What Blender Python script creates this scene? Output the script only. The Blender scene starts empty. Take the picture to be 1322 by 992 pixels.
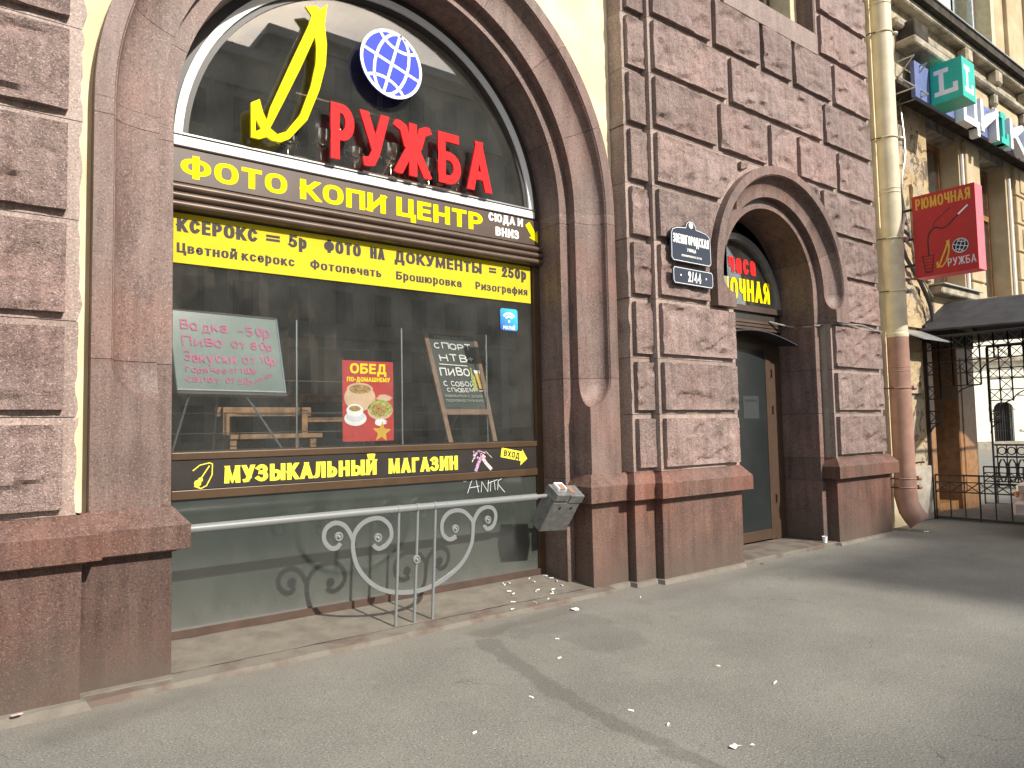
import bpy, bmesh, math, random
from mathutils import Vector, Matrix, noise
random.seed(7)
S = bpy.context.scene
C = S.collection
rad = math.radians

# ---------------------------------------------------------------- camera
cd = bpy.data.cameras.new('camera')
cd.sensor_width = 36.0
cd.lens = 955.0 / 1322.0 * 36.0
cd.clip_start = 0.05
cd.clip_end = 1000
cam = bpy.data.objects.new('camera', cd)
C.objects.link(cam)
Rm = Matrix(((0.78552061, -0.02201789, -0.61844368), (-0.61850045, -0.06081456, -0.78342759), (-0.02036096, 0.99790621, -0.06138917)))
# image up is +v so rows are world = R @ camera
cam.matrix_world = Matrix.Translation((0, -5.25, 1.6)) @ Rm.to_4x4()
S.camera = cam

# ---------------------------------------------------------------- light
SUN = Vector((-0.25, 1.0, -0.72)).normalized()
w = bpy.data.worlds.new('World')
S.world = w
w.use_nodes = True
nt = w.node_tree
bg = nt.nodes['Background']
sky = nt.nodes.new('ShaderNodeTexSky')
sky.sky_type = 'NISHITA'
sky.sun_disc = False
elev = math.asin(-SUN.z)
sky.sun_elevation = elev
sky.sun_rotation = math.atan2(-SUN.x, -SUN.y)
sky.air_density = 1.0
sky.dust_density = 2.2
# thin broken cloud over the blue
tc = nt.nodes.new('ShaderNodeTexCoord')
mp = nt.nodes.new('ShaderNodeMapping'); mp.inputs['Scale'].default_value = (1, 1, 2.4)
nz = nt.nodes.new('ShaderNodeTexNoise'); nz.inputs['Scale'].default_value = 3.0; nz.inputs['Detail'].default_value = 7
rp = nt.nodes.new('ShaderNodeValToRGB'); rp.color_ramp.elements[0].position = .40; rp.color_ramp.elements[1].position = .62
mx = nt.nodes.new('ShaderNodeMix'); mx.data_type = 'RGBA'
nt.links.new(tc.outputs['Generated'], mp.inputs[0]); nt.links.new(mp.outputs[0], nz.inputs['Vector'])
nt.links.new(nz.outputs['Fac'], rp.inputs[0]); nt.links.new(rp.outputs[0], mx.inputs[0])
lit = nt.nodes.new('ShaderNodeVectorMath'); lit.operation = 'MULTIPLY_ADD'   # cloud takes its light from the sky round it
lit.inputs[1].default_value = (1.9, 1.7, 1.35); lit.inputs[2].default_value = (7.5, 7.8, 8.3)
nt.links.new(sky.outputs[0], lit.inputs[0]); nt.links.new(lit.outputs[0], mx.inputs[7])
nt.links.new(sky.outputs[0], mx.inputs[6])
nt.links.new(mx.outputs[2], bg.inputs[0])
bg.inputs[1].default_value = 0.09
sl = bpy.data.lights.new('sun', 'SUN')
sl.energy = 4.35
sl.angle = rad(0.8)
sl.color = (1.0, 0.94, 0.85)
so = bpy.data.objects.new('sun', sl)
C.objects.link(so)
so.rotation_euler = SUN.to_track_quat('-Z', 'Y').to_euler()
S.view_settings.view_transform = 'Standard'
S.view_settings.look = 'None'
S.view_settings.exposure = 0.55
S.view_settings.gamma = 1.0
S.render.engine = 'CYCLES'
S.cycles.max_bounces = 6
S.cycles.transparent_max_bounces = 12
S.cycles.use_denoising = True

# ---------------------------------------------------------------- materials
class NT:
    def __init__(s, name, rough=.7, spec=.5, metal=0.0):
        s.m = bpy.data.materials.new(name); s.m.use_nodes = True
        s.t = s.m.node_tree; s.b = s.t.nodes['Principled BSDF']
        s.b.inputs['Roughness'].default_value = rough
        s.b.inputs['Specular IOR Level'].default_value = spec
        s.b.inputs['Metallic'].default_value = metal
        s.pos = s.t.nodes.new('ShaderNodeNewGeometry').outputs['Position']
    def n(s, k): return s.t.nodes.new(k)
    def l(s, a, b): s.t.links.new(a, b)
    def noise(s, scale, detail=3, stretch=None, rough=.55, dist=0):
        x = s.n('ShaderNodeTexNoise'); x.inputs['Scale'].default_value = scale; x.inputs['Detail'].default_value = detail
        x.inputs['Roughness'].default_value = rough; x.inputs['Distortion'].default_value = dist
        if stretch:
            m = s.n('ShaderNodeMapping'); m.inputs['Scale'].default_value = stretch; s.l(s.pos, m.inputs[0]); s.l(m.outputs[0], x.inputs['Vector'])
        else: s.l(s.pos, x.inputs['Vector'])
        return x.outputs['Fac']
    def ramp(s, f, *st):
        r = s.n('ShaderNodeValToRGB'); e = r.color_ramp.elements
        while len(e) < len(st): e.new(.5)
        for k, (p, c) in enumerate(st):
            e[k].position = p; e[k].color = (c if len(c) == 4 else (*c, 1)) if not isinstance(c, (int, float)) else (c, c, c, 1)
        s.l(f, r.inputs[0]); return r.outputs[0]
    def mix(s, f, a, b, mode='MIX'):
        m = s.n('ShaderNodeMix'); m.data_type = 'RGBA'; m.blend_type = mode
        for v, i in ((f, 0), (a, 6), (b, 7)):
            if isinstance(v, (int, float)): m.inputs[i].default_value = v if i == 0 else (v, v, v, 1)
            elif isinstance(v, tuple): m.inputs[i].default_value = (*v, 1) if len(v) == 3 else v
            else: s.l(v, m.inputs[i])
        return m.outputs[2]
    def math(s, op, a, b=None):
        m = s.n('ShaderNodeMath'); m.operation = op
        for v, i in ((a, 0), (b, 1)):
            if v is None: continue
            if isinstance(v, (int, float)): m.inputs[i].default_value = v
            else: s.l(v, m.inputs[i])
        return m.outputs[0]
    def axis(s, k):
        x = s.n('ShaderNodeSeparateXYZ'); s.l(s.pos, x.inputs[0]); return x.outputs[k]
    def maprange(s, v, a, b, c=0., d=1.):
        m = s.n('ShaderNodeMapRange'); s.l(v, m.inputs[0])
        for i, q in ((1, a), (2, b), (3, c), (4, d)): m.inputs[i].default_value = q
        return m.outputs[0]
    def bump(s, h, strength=.3, dist=.01):
        b = s.n('ShaderNodeBump'); b.inputs['Strength'].default_value = strength; b.inputs['Distance'].default_value = dist
        s.l(h, b.inputs['Height']); s.l(b.outputs[0], s.b.inputs['Normal'])
    def rnd(s): return s.n('ShaderNodeObjectInfo').outputs['Random']
    def col(s, c):
        if isinstance(c, tuple): s.b.inputs['Base Color'].default_value = (*c, 1)
        else: s.l(c, s.b.inputs['Base Color'])
        return s

def granite(name, dark, light, red, rough_surf=False, dirt=True, gloss=.55):
    k = NT(name, gloss, .4)
    c = k.ramp(k.noise(3.2, 5), (.32, dark), (.68, light))
    c = k.mix(k.ramp(k.noise(1.1, 4), (.46, 0.), (.64, 1.)), c, red)
    c = k.mix(.5, c, k.ramp(k.noise(9, 5, (1.4, 1.4, .14)), (.38, dark), (.60, light)))
    soot = k.ramp(k.noise(2.6, 7, (1.3, 1.3, .5), .68), (.55, 0.), (.74, .55)); c = k.mix(soot, c, tuple(q * .55 for q in dark))
    pale = k.ramp(k.noise(3.7, 8, (.9, .9, 1.2), .72, .6), (.60, 0.), (.72, .35)); c = k.mix(pale, c, tuple(q * 1.25 + .03 for q in light))
    c = k.mix(k.ramp(k.noise(42, 3), (.56, 0.), (.66, .5)), c, tuple(q * .5 for q in dark))
    c = k.mix(k.ramp(k.noise(55, 3), (.60, 0.), (.70, .5)), c, tuple(min(1, q * 1.45 + .03) for q in light))
    sp = k.noise(85, 2)
    c = k.mix(k.ramp(sp, (.57, 0.), (.67, .55)), c, tuple(min(1, q * 1.75 + .02) for q in light))
    sp2 = k.noise(75, 2)
    c = k.mix(k.ramp(sp2, (.33, .6), (.45, 0.)), c, tuple(q * .42 for q in dark))
    tone = k.maprange(k.rnd(), 0, 1, .80, 1.17)
    mm = k.n('ShaderNodeVectorMath'); mm.operation = 'SCALE'; k.l(c, mm.inputs[0]); k.l(tone, mm.inputs['Scale'])
    c = mm.outputs[0]
    if dirt:
        z = k.math('ADD', k.axis(2), k.math('MULTIPLY', k.noise(5, 5), .55))
        f = k.maprange(z, .28, .80, .85, 0.)
        c = k.mix(f, c, (.088, .070, .056))
    k.col(c)
    if rough_surf: k.bump(k.math('ADD', k.noise(22, 8, None, .7), k.math('MULTIPLY', k.noise(130, 3), .35)), .9, .03)
    else: k.bump(k.noise(140, 3), .35, .004)
    return k.m

M = {}
M['granite_plinth'] = granite('red_granite_plinth', (.066, .034, .026), (.160, .093, .071), (.205, .074, .048))
M['granite_dark'] = granite('dark_weathered_granite', (.040, .020, .016), (.098, .060, .047), (.115, .042, .030))
M['granite_arch'] = granite('red_granite_moulding', (.098, .062, .052), (.200, .140, .120), (.225, .115, .092))
M['granite_rough'] = granite('rough_hewn_granite', (.150, .101, .090), (.315, .232, .205), (.285, .170, .146), True)
M['granite_flat'] = granite('tooled_granite', (.21, .152, .132), (.335, .260, .225), (.30, .210, .178))
def simple(name, c, rough=.6, metal=0., spec=.5, var=.12, sc=8, bump=0.):
    k = NT(name, rough, spec, metal)
    d = tuple(q * (1 - var) for q in c); l = tuple(min(1, q * (1 + var)) for q in c)
    k.col(k.ramp(k.noise(sc, 6), (.35, d), (.65, l)))
    if bump: k.bump(k.noise(sc * 8, 4), bump, .004)
    return k.m
k = NT('yellow_stucco', .85, .2)
c = k.ramp(k.noise(2.2, 6), (.3, (.60, .50, .32)), (.7, (.76, .67, .47)))
c = k.mix(k.ramp(k.noise(5, 7, (1.2, 1.2, .35)), (.60, 0.), (.80, .5)), c, (.85, .80, .66))
k.col(c); k.bump(k.noise(70, 6), .35, .005); M['stucco'] = k.m
M['mortar'] = simple('joint_mortar', (.30, .26, .21), .9, bump=.4)
M['brown_alu'] = simple('brown_aluminium', (.078, .046, .024), .38, .2, .5, .12, 6)
M['brown_fascia'] = simple('brown_fascia', (.070, .044, .033), .45, 0, .5, .15, 5)
M['brown_mauve'] = simple('brown_ribbed_metal', (.10, .068, .050), .42, .25, .5, .15, 4)
M['dark_frame'] = simple('dark_frame', (.035, .030, .026), .5)
M['dark_brown'] = simple('dark_brown_wood', (.06, .035, .022), .5)
k = NT('worn_white_paint', .6, .2); k.col(k.mix(k.ramp(k.noise(45, 5), (.69, 0.), (.73, 1.)), (.80, .80, .79), (.12, .11, .10))); M['white_paint'] = k.m
M['grey_alu'] = simple('weathered_aluminium', (.38, .38, .37), .4, .5)
M['yellow_vinyl'] = simple('yellow_vinyl', (.58, .47, .03), .45, spec=.03, var=.05)
M['yellow_letter'] = simple('yellow_letter', (.90, .72, .006), .4, spec=.03, var=.03)
M['yellow_soft'] = simple('pale_yellow_letter', (.80, .70, .06), .5, spec=.2, var=.05)
M['grey_letter'] = simple('dark_grey_letter', (.05, .042, .045), .6, spec=.2, var=.05)
M['red_letter'] = simple('red_acrylic', (.66, .030, .032), .35, spec=.03, var=.04)
M['blue_acrylic'] = simple('blue_acrylic', (.035, .06, .50), .5, spec=.15, var=.06)
M['white_acrylic'] = simple('white_acrylic', (.76, .76, .76), .5, var=.03)
M['white_letter'] = simple('white_letter', (.80, .79, .76), .5, var=.04)
M['sign_black'] = simple('charcoal_sign_film', (.024, .020, .018), .4, var=.15)
M['pink_marker'] = simple('pink_marker', (.52, .06, .22), .5)
M['silver'] = simple('silver_cup', (.70, .66, .56), .18, 1., .5, .1)
M['wood'] = simple('pine_wood', (.30, .17, .09), .6, 0, .3, .3, 14)
M['wood_brown'] = simple('brown_easel_wood', (.20, .12, .075), .55, 0, .3, .2, 14)
M['chalkboard'] = simple('chalkboard_green', (.018, .027, .023), .6)
M['chrome'] = simple('brushed_chrome', (.62, .62, .62), .25, 1., .5, .05)
k = NT('grey_rail_paint', .42, .5)
k.col(k.mix(k.ramp(k.noise(38, 6), (.66, 0.), (.72, 1.)), (.175, .185, .185), (.09, .07, .06))); k.bump(k.noise(60, 4), .25, .003); M['rail'] = k.m
k = NT('scratched_grey_metal', .45, .5, .35)
k.col(k.mix(k.ramp(k.noise(14, 7), (.40, 0.), (.66, 1.)), (.15, .15, .148), (.24, .24, .235))); k.bump(k.noise(120, 3), .6, .003); M['box_metal'] = k.m
M['rust'] = simple('burnt_orange_rust', (.26, .15, .105), .8)
M['black_iron'] = simple('black_iron', (.022, .022, .024), .45)
M['black_sheet'] = simple('dark_roof_sheet', (.040, .041, .046), .65, 0, .3, .25, 5)
M['plate_blue'] = simple('enamel_dark_blue', (.012, .018, .036), .25)
M['pipe_cream'] = simple('cream_painted_pipe', (.58, .51, .355), .5, 0, .4, .1, 5)
M['pipe_brown'] = simple('terracotta_painted_pipe', (.285, .160, .118), .55, 0, .4, .16, 5)
M['galv'] = simple('galvanised_sheet', (.42, .43, .42), .35, .6)
M['litter'] = simple('white_litter', (.82, .82, .80), .8)
M['filter'] = simple('cigarette_filter', (.62, .40, .17), .8)
M['poster_red'] = simple('poster_red', (.45, .022, .02), .45, var=.12)
M['clay'] = simple('beige_pot', (.62, .42, .28), .5)
M['food'] = simple('stewed_food', (.35, .20, .05), .6, var=.7, sc=90)
M['greens'] = simple('salad_greens', (.33, .38, .07), .6, var=.7, sc=90)
M['turquoise'] = simple('turquoise_acrylic', (.015, .42, .33), .35, var=.06)
M['sign_blue'] = simple('slate_blue_panel', (.12, .16, .34), .5)
M['sign_red'] = simple('sign_red_face', (.42, .022, .022), .4, var=.06)
M['sign_pink'] = simple('sign_pink_red_edge', (.80, .13, .16), .4, var=.05)
M['gold'] = simple('gold_lettering', (.62, .38, .04), .4)
M['grey_film'] = simple('light_grey_lettering', (.60, .60, .62), .4)
M['rubber'] = simple('black_rubber', (.02, .02, .02), .8)
M['orange_lamp'] = simple('orange_indicator', (.75, .22, .03), .3)
M['car_paint'] = simple('silver_rose_paint', (.48, .40, .38), .28, .4)
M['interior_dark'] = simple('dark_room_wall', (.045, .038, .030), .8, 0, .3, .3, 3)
M['interior_grey'] = simple('grey_reveal_plaster', (.26, .25, .22), .85, 0, .2, .15, 4)
M['curtain'] = simple('brown_curtain', (.035, .024, .017), .9, 0, .2, .3, 6)
M['lace'] = simple('pale_green_curtain', (.40, .47, .42), .9)
k = NT('fogged_lower_glass', .16, 1.0); k.b.inputs['IOR'].default_value = 1.8
zf = k.maprange(k.math('ADD', k.axis(2), k.math('MULTIPLY', k.noise(9, 5, (1, 1, .3)), .30)), .20, .62, 1., 0.)
base = k.ramp(k.noise(2.2, 5, (1, 1, .6)), (.35, (.030, .038, .033)), (.65, (.052, .060, .052)))
streak = k.ramp(k.noise(30, 4, (1.5, 1, .09)), (.5, 0.), (.75, .35))
c = k.mix(zf, base, (.080, .084, .070)); c = k.mix(streak, c, (.065, .070, .060)); k.col(c)
k.l(k.maprange(zf, 0, 1, .12, .5), k.b.inputs['Roughness']); M['fogged'] = k.m
k = NT('whiteboard_face', .2, .5); k.col(k.ramp(k.noise(1.6, 3), (.3, (.125, .170, .160)), (.7, (.20, .255, .235)))); M['whiteboard'] = k.m
k = NT('wifi_sticker_blue', .4); k.col(k.ramp(k.maprange(k.math('ADD', k.axis(2), k.axis(0)), 7.12, 7.45), (0, (.02, .07, .42)), (1, (.05, .45, .62)))); M['wifi'] = k.m
# decayed ochre stucco of the neighbour
k = NT('decayed_ochre_stucco', .9, .2)
c = k.ramp(k.noise(2.0, 6), (.3, (.40, .29, .16)), (.7, (.52, .41, .25)))
c = k.mix(k.ramp(k.noise(1.6, 8, None, .65), (.47, 0.), (.55, 1.)), c, (.40, .33, .24))
c = k.mix(k.ramp(k.noise(3.6, 8, None, .72, 1.), (.52, 0.), (.58, .85)), c, (.085, .065, .05))
k.col(c); k.bump(k.noise(9, 9, None, .7), .9, .05); M['decayed'] = k.m
k = NT('ochre_stucco', .9, .2); k.col(k.ramp(k.noise(2.5, 7), (.3, (.38, .30, .185)), (.7, (.52, .425, .28)))); k.bump(k.noise(40, 6), .5, .006); M['ochre'] = k.m
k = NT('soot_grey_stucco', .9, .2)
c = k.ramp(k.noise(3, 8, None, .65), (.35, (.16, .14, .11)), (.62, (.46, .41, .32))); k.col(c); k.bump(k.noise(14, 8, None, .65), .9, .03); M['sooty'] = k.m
M['sooty_dark'] = simple('soot_stained_soffit', (.055, .046, .037), .9, 0, .2, .4, 5, .5)  # base darkened so the shade under ledge and cornice sits in the colour
M['dado'] = simple('grey_limestone_dado', (.34, .31, .26), .9, 0, .2, .18, 7, .5)
M['orange_wood'] = simple('varnished_orange_wood', (.27, .135, .055), .45, 0, .4, .22, 9)
M['far_white'] = simple('pale_far_stucco', (.82, .79, .68), .9, 0, .2, .08, 3, .3)
M['opp'] = simple('opposite_facade', (.22, .20, .17), .9)
M['opp_glass'] = simple('opposite_window_glass', (.03, .03, .035), .2)
M['opp_roof'] = simple('opposite_roof', (.20, .20, .21), .6)
M['peeled'] = simple('peeling_white_window', (.55, .56, .53), .7, 0, .2, .2, 12)
M['beige_reveal'] = simple('beige_reveal', (.55, .46, .30), .85)

def glass(name, dust=.04, tint=(.97, .985, .98), dustcol=(.33, .33, .30)):
    m = bpy.data.materials.new(name); m.use_nodes = True; t = m.node_tree; t.nodes.clear()
    o = t.nodes.new('ShaderNodeOutputMaterial'); tr = t.nodes.new('ShaderNodeBsdfTransparent'); gl = t.nodes.new('ShaderNodeBsdfGlossy')
    fr = t.nodes.new('ShaderNodeFresnel'); fg = t.nodes.new('ShaderNodeNewGeometry'); fm = t.nodes.new('ShaderNodeMath'); fm.operation = 'MULTIPLY_ADD'
    fm.inputs[1].default_value = 1 / 1.5 - 1.5; fm.inputs[2].default_value = 1.5; t.links.new(fg.outputs['Backfacing'], fm.inputs[0])
    fi = t.nodes.new('ShaderNodeMath'); fi.operation = 'MULTIPLY_ADD'; fi.inputs[1].default_value = 1 / 2.0 - 2.0; fi.inputs[2].default_value = 2.0; t.links.new(fg.outputs['Backfacing'], fi.inputs[0]); t.nodes.remove(fm); t.links.new(fi.outputs[0], fr.inputs['IOR'])
    tr.inputs[0].default_value = (*tint, 1); gl.inputs['Roughness'].default_value = .01
    mx = t.nodes.new('ShaderNodeMixShader'); t.links.new(fr.outputs[0], mx.inputs[0]); t.links.new(tr.outputs[0], mx.inputs[1]); t.links.new(gl.outputs[0], mx.inputs[2])
    df = t.nodes.new('ShaderNodeBsdfDiffuse'); df.inputs[0].default_value = (*dustcol, 1)
    nz = t.nodes.new('ShaderNodeTexNoise'); nz.inputs['Scale'].default_value = 3; nz.inputs['Detail'].default_value = 8
    g = t.nodes.new('ShaderNodeNewGeometry'); t.links.new(g.outputs['Position'], nz.inputs['Vector'])
    r = t.nodes.new('ShaderNodeMapRange'); r.inputs[1].default_value = .3; r.inputs[2].default_value = .75; r.inputs[3].default_value = dust * .5; r.inputs[4].default_value = dust * 1.6
    t.links.new(nz.outputs[0], r.inputs[0])
    m2 = t.nodes.new('ShaderNodeMixShader'); t.links.new(r.outputs[0], m2.inputs[0]); t.links.new(mx.outputs[0], m2.inputs[1]); t.links.new(df.outputs[0], m2.inputs[2])
    t.links.new(m2.outputs[0], o.inputs[0]); return m
M['glass'] = glass('window_glass')
M['glass_clean'] = glass('shelf_glass', .02)

# asphalt with stains
k = NT('dusty_asphalt', .85, .25)
c = k.ramp(k.noise(1.3, 7), (.3, (.160, .155, .135)), (.7, (.215, .207, .180)))
c = k.mix(k.ramp(k.noise(90, 2), (.57, 0.), (.67, .7)), c, (.40, .385, .34))
c = k.mix(k.ramp(k.noise(80, 2), (.33, .8), (.45, 0.)), c, (.065, .062, .054))
def seg(k, ax, ay, bx, by, wdt, soft, jitter=.12, jsc=3.5):
    p = k.n('ShaderNodeVectorMath'); p.operation = 'ADD'
    nt_ = k.n('ShaderNodeTexNoise'); nt_.inputs['Scale'].default_value = jsc; nt_.inputs['Detail'].default_value = 9; nt_.inputs['Roughness'].default_value = .68; k.l(k.pos, nt_.inputs['Vector'])
    s2 = k.n('ShaderNodeVectorMath'); s2.operation = 'SUBTRACT'; k.l(nt_.outputs['Color'], s2.inputs[0]); s2.inputs[1].default_value = (.5, .5, .5)
    s3 = k.n('ShaderNodeVectorMath'); s3.operation = 'SCALE'; k.l(s2.outputs[0], s3.inputs[0]); s3.inputs['Scale'].default_value = jitter * 2
    k.l(k.pos, p.inputs[0]); k.l(s3.outputs[0], p.inputs[1])
    sp = k.n('ShaderNodeSeparateXYZ'); k.l(p.outputs[0], sp.inputs[0])
    px = k.math('SUBTRACT', sp.outputs[0], ax); py = k.math('SUBTRACT', sp.outputs[1], ay)
    dx, dy = bx - ax, by - ay; L2 = dx * dx + dy * dy
    t = k.math('ADD', k.math('MULTIPLY', px, dx / L2), k.math('MULTIPLY', py, dy / L2))
    t = k.math('MINIMUM', k.math('MAXIMUM', t, 0.), 1.)
    ex = k.math('SUBTRACT', px, k.math('MULTIPLY', t, dx)); ey = k.math('SUBTRACT', py, k.math('MULTIPLY', t, dy))
    d = k.math('SQRT', k.math('ADD', k.math('MULTIPLY', ex, ex), k.math('MULTIPLY', ey, ey)))
    return k.maprange(d, wdt - soft, wdt + soft, 1., 0.)
# tarred seam running towards the street and damp patches by the wall
f = k.math('MULTIPLY', seg(k, 3.36, -.62, 3.02, -1.85, .075, .015), .8)
f = k.math('MAXIMUM', f, k.math('MULTIPLY', seg(k, 3.02, -1.85, 2.86, -3.4, .055, .015), .8))
f = k.math('MAXIMUM', f, k.math('MULTIPLY', seg(k, 3.5, -.42, 4.5, -.30, .11, .045, .25, 2.5), 1.05))
f = k.math('MAXIMUM', f, k.math('MULTIPLY', seg(k, 4.25, -.62, 4.05, -1.25, .26, .03, .4, 3), .5))
f = k.math('MAXIMUM', f, k.math('MULTIPLY', seg(k, 3.7, -.62, 4.2, -.75, .12, .03, .35, 3), .5))
f = k.math('MAXIMUM', f, k.math('MULTIPLY', seg(k, .55, -.50, 1.35, -.25, .10, .06, .2, 3), .7))
f = k.math('MAXIMUM', f, k.math('MULTIPLY', seg(k, 5.2, -.55, 8.5, -.42, .12, .10, .25, 2), .45))
f = k.math('MINIMUM', f, 1.)
c = k.mix(k.math('MULTIPLY', f, .50), c, (.080, .074, .062))
vo = k.n('ShaderNodeTexVoronoi'); vo.feature = 'DISTANCE_TO_EDGE'; vo.inputs['Scale'].default_value = .75
wn = k.n('ShaderNodeTexNoise'); wn.inputs['Scale'].default_value = 3.0; wn.inputs['Detail'].default_value = 8; k.l(k.pos, wn.inputs['Vector'])
wv_ = k.n('ShaderNodeVectorMath'); wv_.operation = 'MULTIPLY_ADD'; k.l(wn.outputs['Color'], wv_.inputs[0]); wv_.inputs[1].default_value = (.45, .45, .45); k.l(k.pos, wv_.inputs[2]); k.l(wv_.outputs[0], vo.inputs['Vector'])
crk = k.math('MULTIPLY', k.maprange(vo.outputs['Distance'], .0, .005, .6, 0.), k.ramp(k.noise(.9, 4), (.56, 0.), (.62, 1.)))
c = k.mix(crk, c, (.05, .046, .040))
c = k.mix(k.ramp(k.noise(7, 7, None, .7), (.56, 0.), (.68, .35)), c, (.11, .104, .088))
c = k.mix(k.ramp(k.noise(4.3, 7, (1, 1, 1), .7), (.60, 0.), (.70, .30)), c, (.30, .285, .25))
dl = k.math('MULTIPLY', k.maprange(k.math('ADD', k.axis(1), k.math('MULTIPLY', k.noise(3, 5), .5)), -.35, .3, 0., .6), k.maprange(k.axis(0), 9, 6, .3, 1.))
c = k.mix(dl, c, (.21, .185, .15))
k.col(c); k.bump(k.math('ADD', k.noise(160, 3), k.math('MULTIPLY', k.noise(5, 5), 1.5)), .55, .006); M['asphalt'] = k.m
k = NT('dusty_cement', .9, .2); k.col(k.ramp(k.noise(6, 8), (.3, (.135, .118, .098)), (.7, (.20, .178, .145)))); k.bump(k.noise(60, 6), .6, .008); M['cement'] = k.m
k = NT('dusty_red_kerb', .9, .2)
k.col(k.mix(k.ramp(k.noise(3.5, 7), (.45, 0.), (.6, 1.)), (.165, .148, .122), (.125, .092, .075))); k.bump(k.noise(60, 6), .6, .008); M['kerb'] = k.m

# ---------------------------------------------------------------- mesh helpers
class MB:
    def __init__(s): s.v = []; s.f = []; s.smooth = False
    def add(s, vs, fs):
        b = len(s.v); s.v += [tuple(p) for p in vs]; s.f += [tuple(b + i for i in f) for f in fs]; return s
    def box(s, x0, x1, y0, y1, z0, z1):
        return s.add([(x0, y0, z0), (x1, y0, z0), (x1, y1, z0), (x0, y1, z0), (x0, y0, z1), (x1, y0, z1), (x1, y1, z1), (x0, y1, z1)],
                     [(0, 3, 2, 1), (4, 5, 6, 7), (0, 1, 5, 4), (1, 2, 6, 5), (2, 3, 7, 6), (3, 0, 4, 7)])
    def obox(s, o, e1, e2, e3):   # box from corner and three edge vectors
        o, e1, e2, e3 = map(Vector, (o, e1, e2, e3))
        P = [o, o + e1, o + e1 + e2, o + e2]; P += [p + e3 for p in P]
        return s.add(P, [(0, 3, 2, 1), (4, 5, 6, 7), (0, 1, 5, 4), (1, 2, 6, 5), (2, 3, 7, 6), (3, 0, 4, 7)])
    def prism(s, poly, y0, y1, f=None):      # poly in (x, z), extruded from y0 to y1
        n = len(poly); g = f or (lambda a, b, d: (a, d, b))
        P = [g(a, b, y0) for a, b in poly] + [g(a, b, y1) for a, b in poly]
        return s.add(P, [tuple(range(n)), tuple(reversed(range(n, 2 * n)))] + [(i, i + n, (i + 1) % n + n, (i + 1) % n) for i in range(n)])
    def rings(s, R, closed=True, caps=True):
        n = len(R[0]); P = [p for r in R for p in r]; F = []
        for a in range(len(R) - 1):
            for i in range(n if closed else n - 1):
                j = (i + 1) % n; F.append((a * n + i, a * n + j, (a + 1) * n + j, (a + 1) * n + i))
        if caps: F += [tuple(reversed(range(n))), tuple((len(R) - 1) * n + i for i in range(n))]
        return s.add(P, F)
    def tube(s, path, r, n=8, caps=True, flat=None):
        path = [Vector(p) for p in path]; R = []; up = None
        for i, p in enumerate(path):
            t = (path[min(i + 1, len(path) - 1)] - path[max(i - 1, 0)])
            if t.length < 1e-9: t = Vector((0, 0, 1))
            t.normalize()
            if up is None: up = Vector((0, 1, 0)) if abs(t.y) < .9 else Vector((1, 0, 0))
            a = (up - t * up.dot(t)).normalized(); b = t.cross(a); up = a
            rr = r[i] if isinstance(r, (list, tuple)) else r
            ry = flat or rr
            R.append([p + a * (ry * math.cos(q * 2 * math.pi / n)) + b * (rr * math.sin(q * 2 * math.pi / n)) for q in range(n)])
        s.smooth = True
        return s.rings(R, True, caps)
    def lathe(s, prof, c, n=16, axis='z'):
        R = []
        for r, h in prof:
            ring = []
            for q in range(n):
                a = q * 2 * math.pi / n; u, v = r * math.cos(a), r * math.sin(a)
                ring.append((c[0] + u, c[1] + v, c[2] + h) if axis == 'z' else (c[0] + u, c[1] + h, c[2] + v) if axis == 'y' else (c[0] + h, c[1] + u, c[2] + v))
            R.append(ring)
        s.smooth = True
        return s.rings(R)
    def build(s, name, mat, parent=None, smooth=None, loc=None):
        off = Vector((0, 0, 0)); p = parent
        while p is not None: off += p.location; p = p.parent
        if loc is not None: off += Vector(loc)
        me = bpy.data.meshes.new(name)
        me.from_pydata([(a - off.x, b - off.y, c - off.z) for a, b, c in s.v], [], s.f)
        bm = bmesh.new(); bm.from_mesh(me); bmesh.ops.recalc_face_normals(bm, faces=bm.faces); bm.to_mesh(me); bm.free()
        sm = s.smooth if smooth is None else smooth
        if sm:
            me.shade_smooth()
            me.set_sharp_from_angle(angle=rad(38))
        me.materials.append(M[mat] if isinstance(mat, str) else mat)
        o = bpy.data.objects.new(name, me); C.objects.link(o)
        if loc is not None: o.location = loc
        if parent is not None: o.parent = parent
        return o
def tag(o, label=None, cat=None, group=None, kind=None):
    if label: o['label'] = label
    if cat: o['category'] = cat
    if group: o['group'] = group
    if kind: o['kind'] = kind
    return o
def thing(name, loc, label, cat, group=None):
    o = bpy.data.objects.new(name, None); o.location = loc; C.objects.link(o); o.empty_display_size = .1
    return tag(o, label, cat, group)
def bevel(o, w=.004, seg=1):
    m = o.modifiers.new('bevel', 'BEVEL'); m.width = w; m.segments = seg; m.limit_method = 'ANGLE'; m.angle_limit = rad(40); return o

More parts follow.
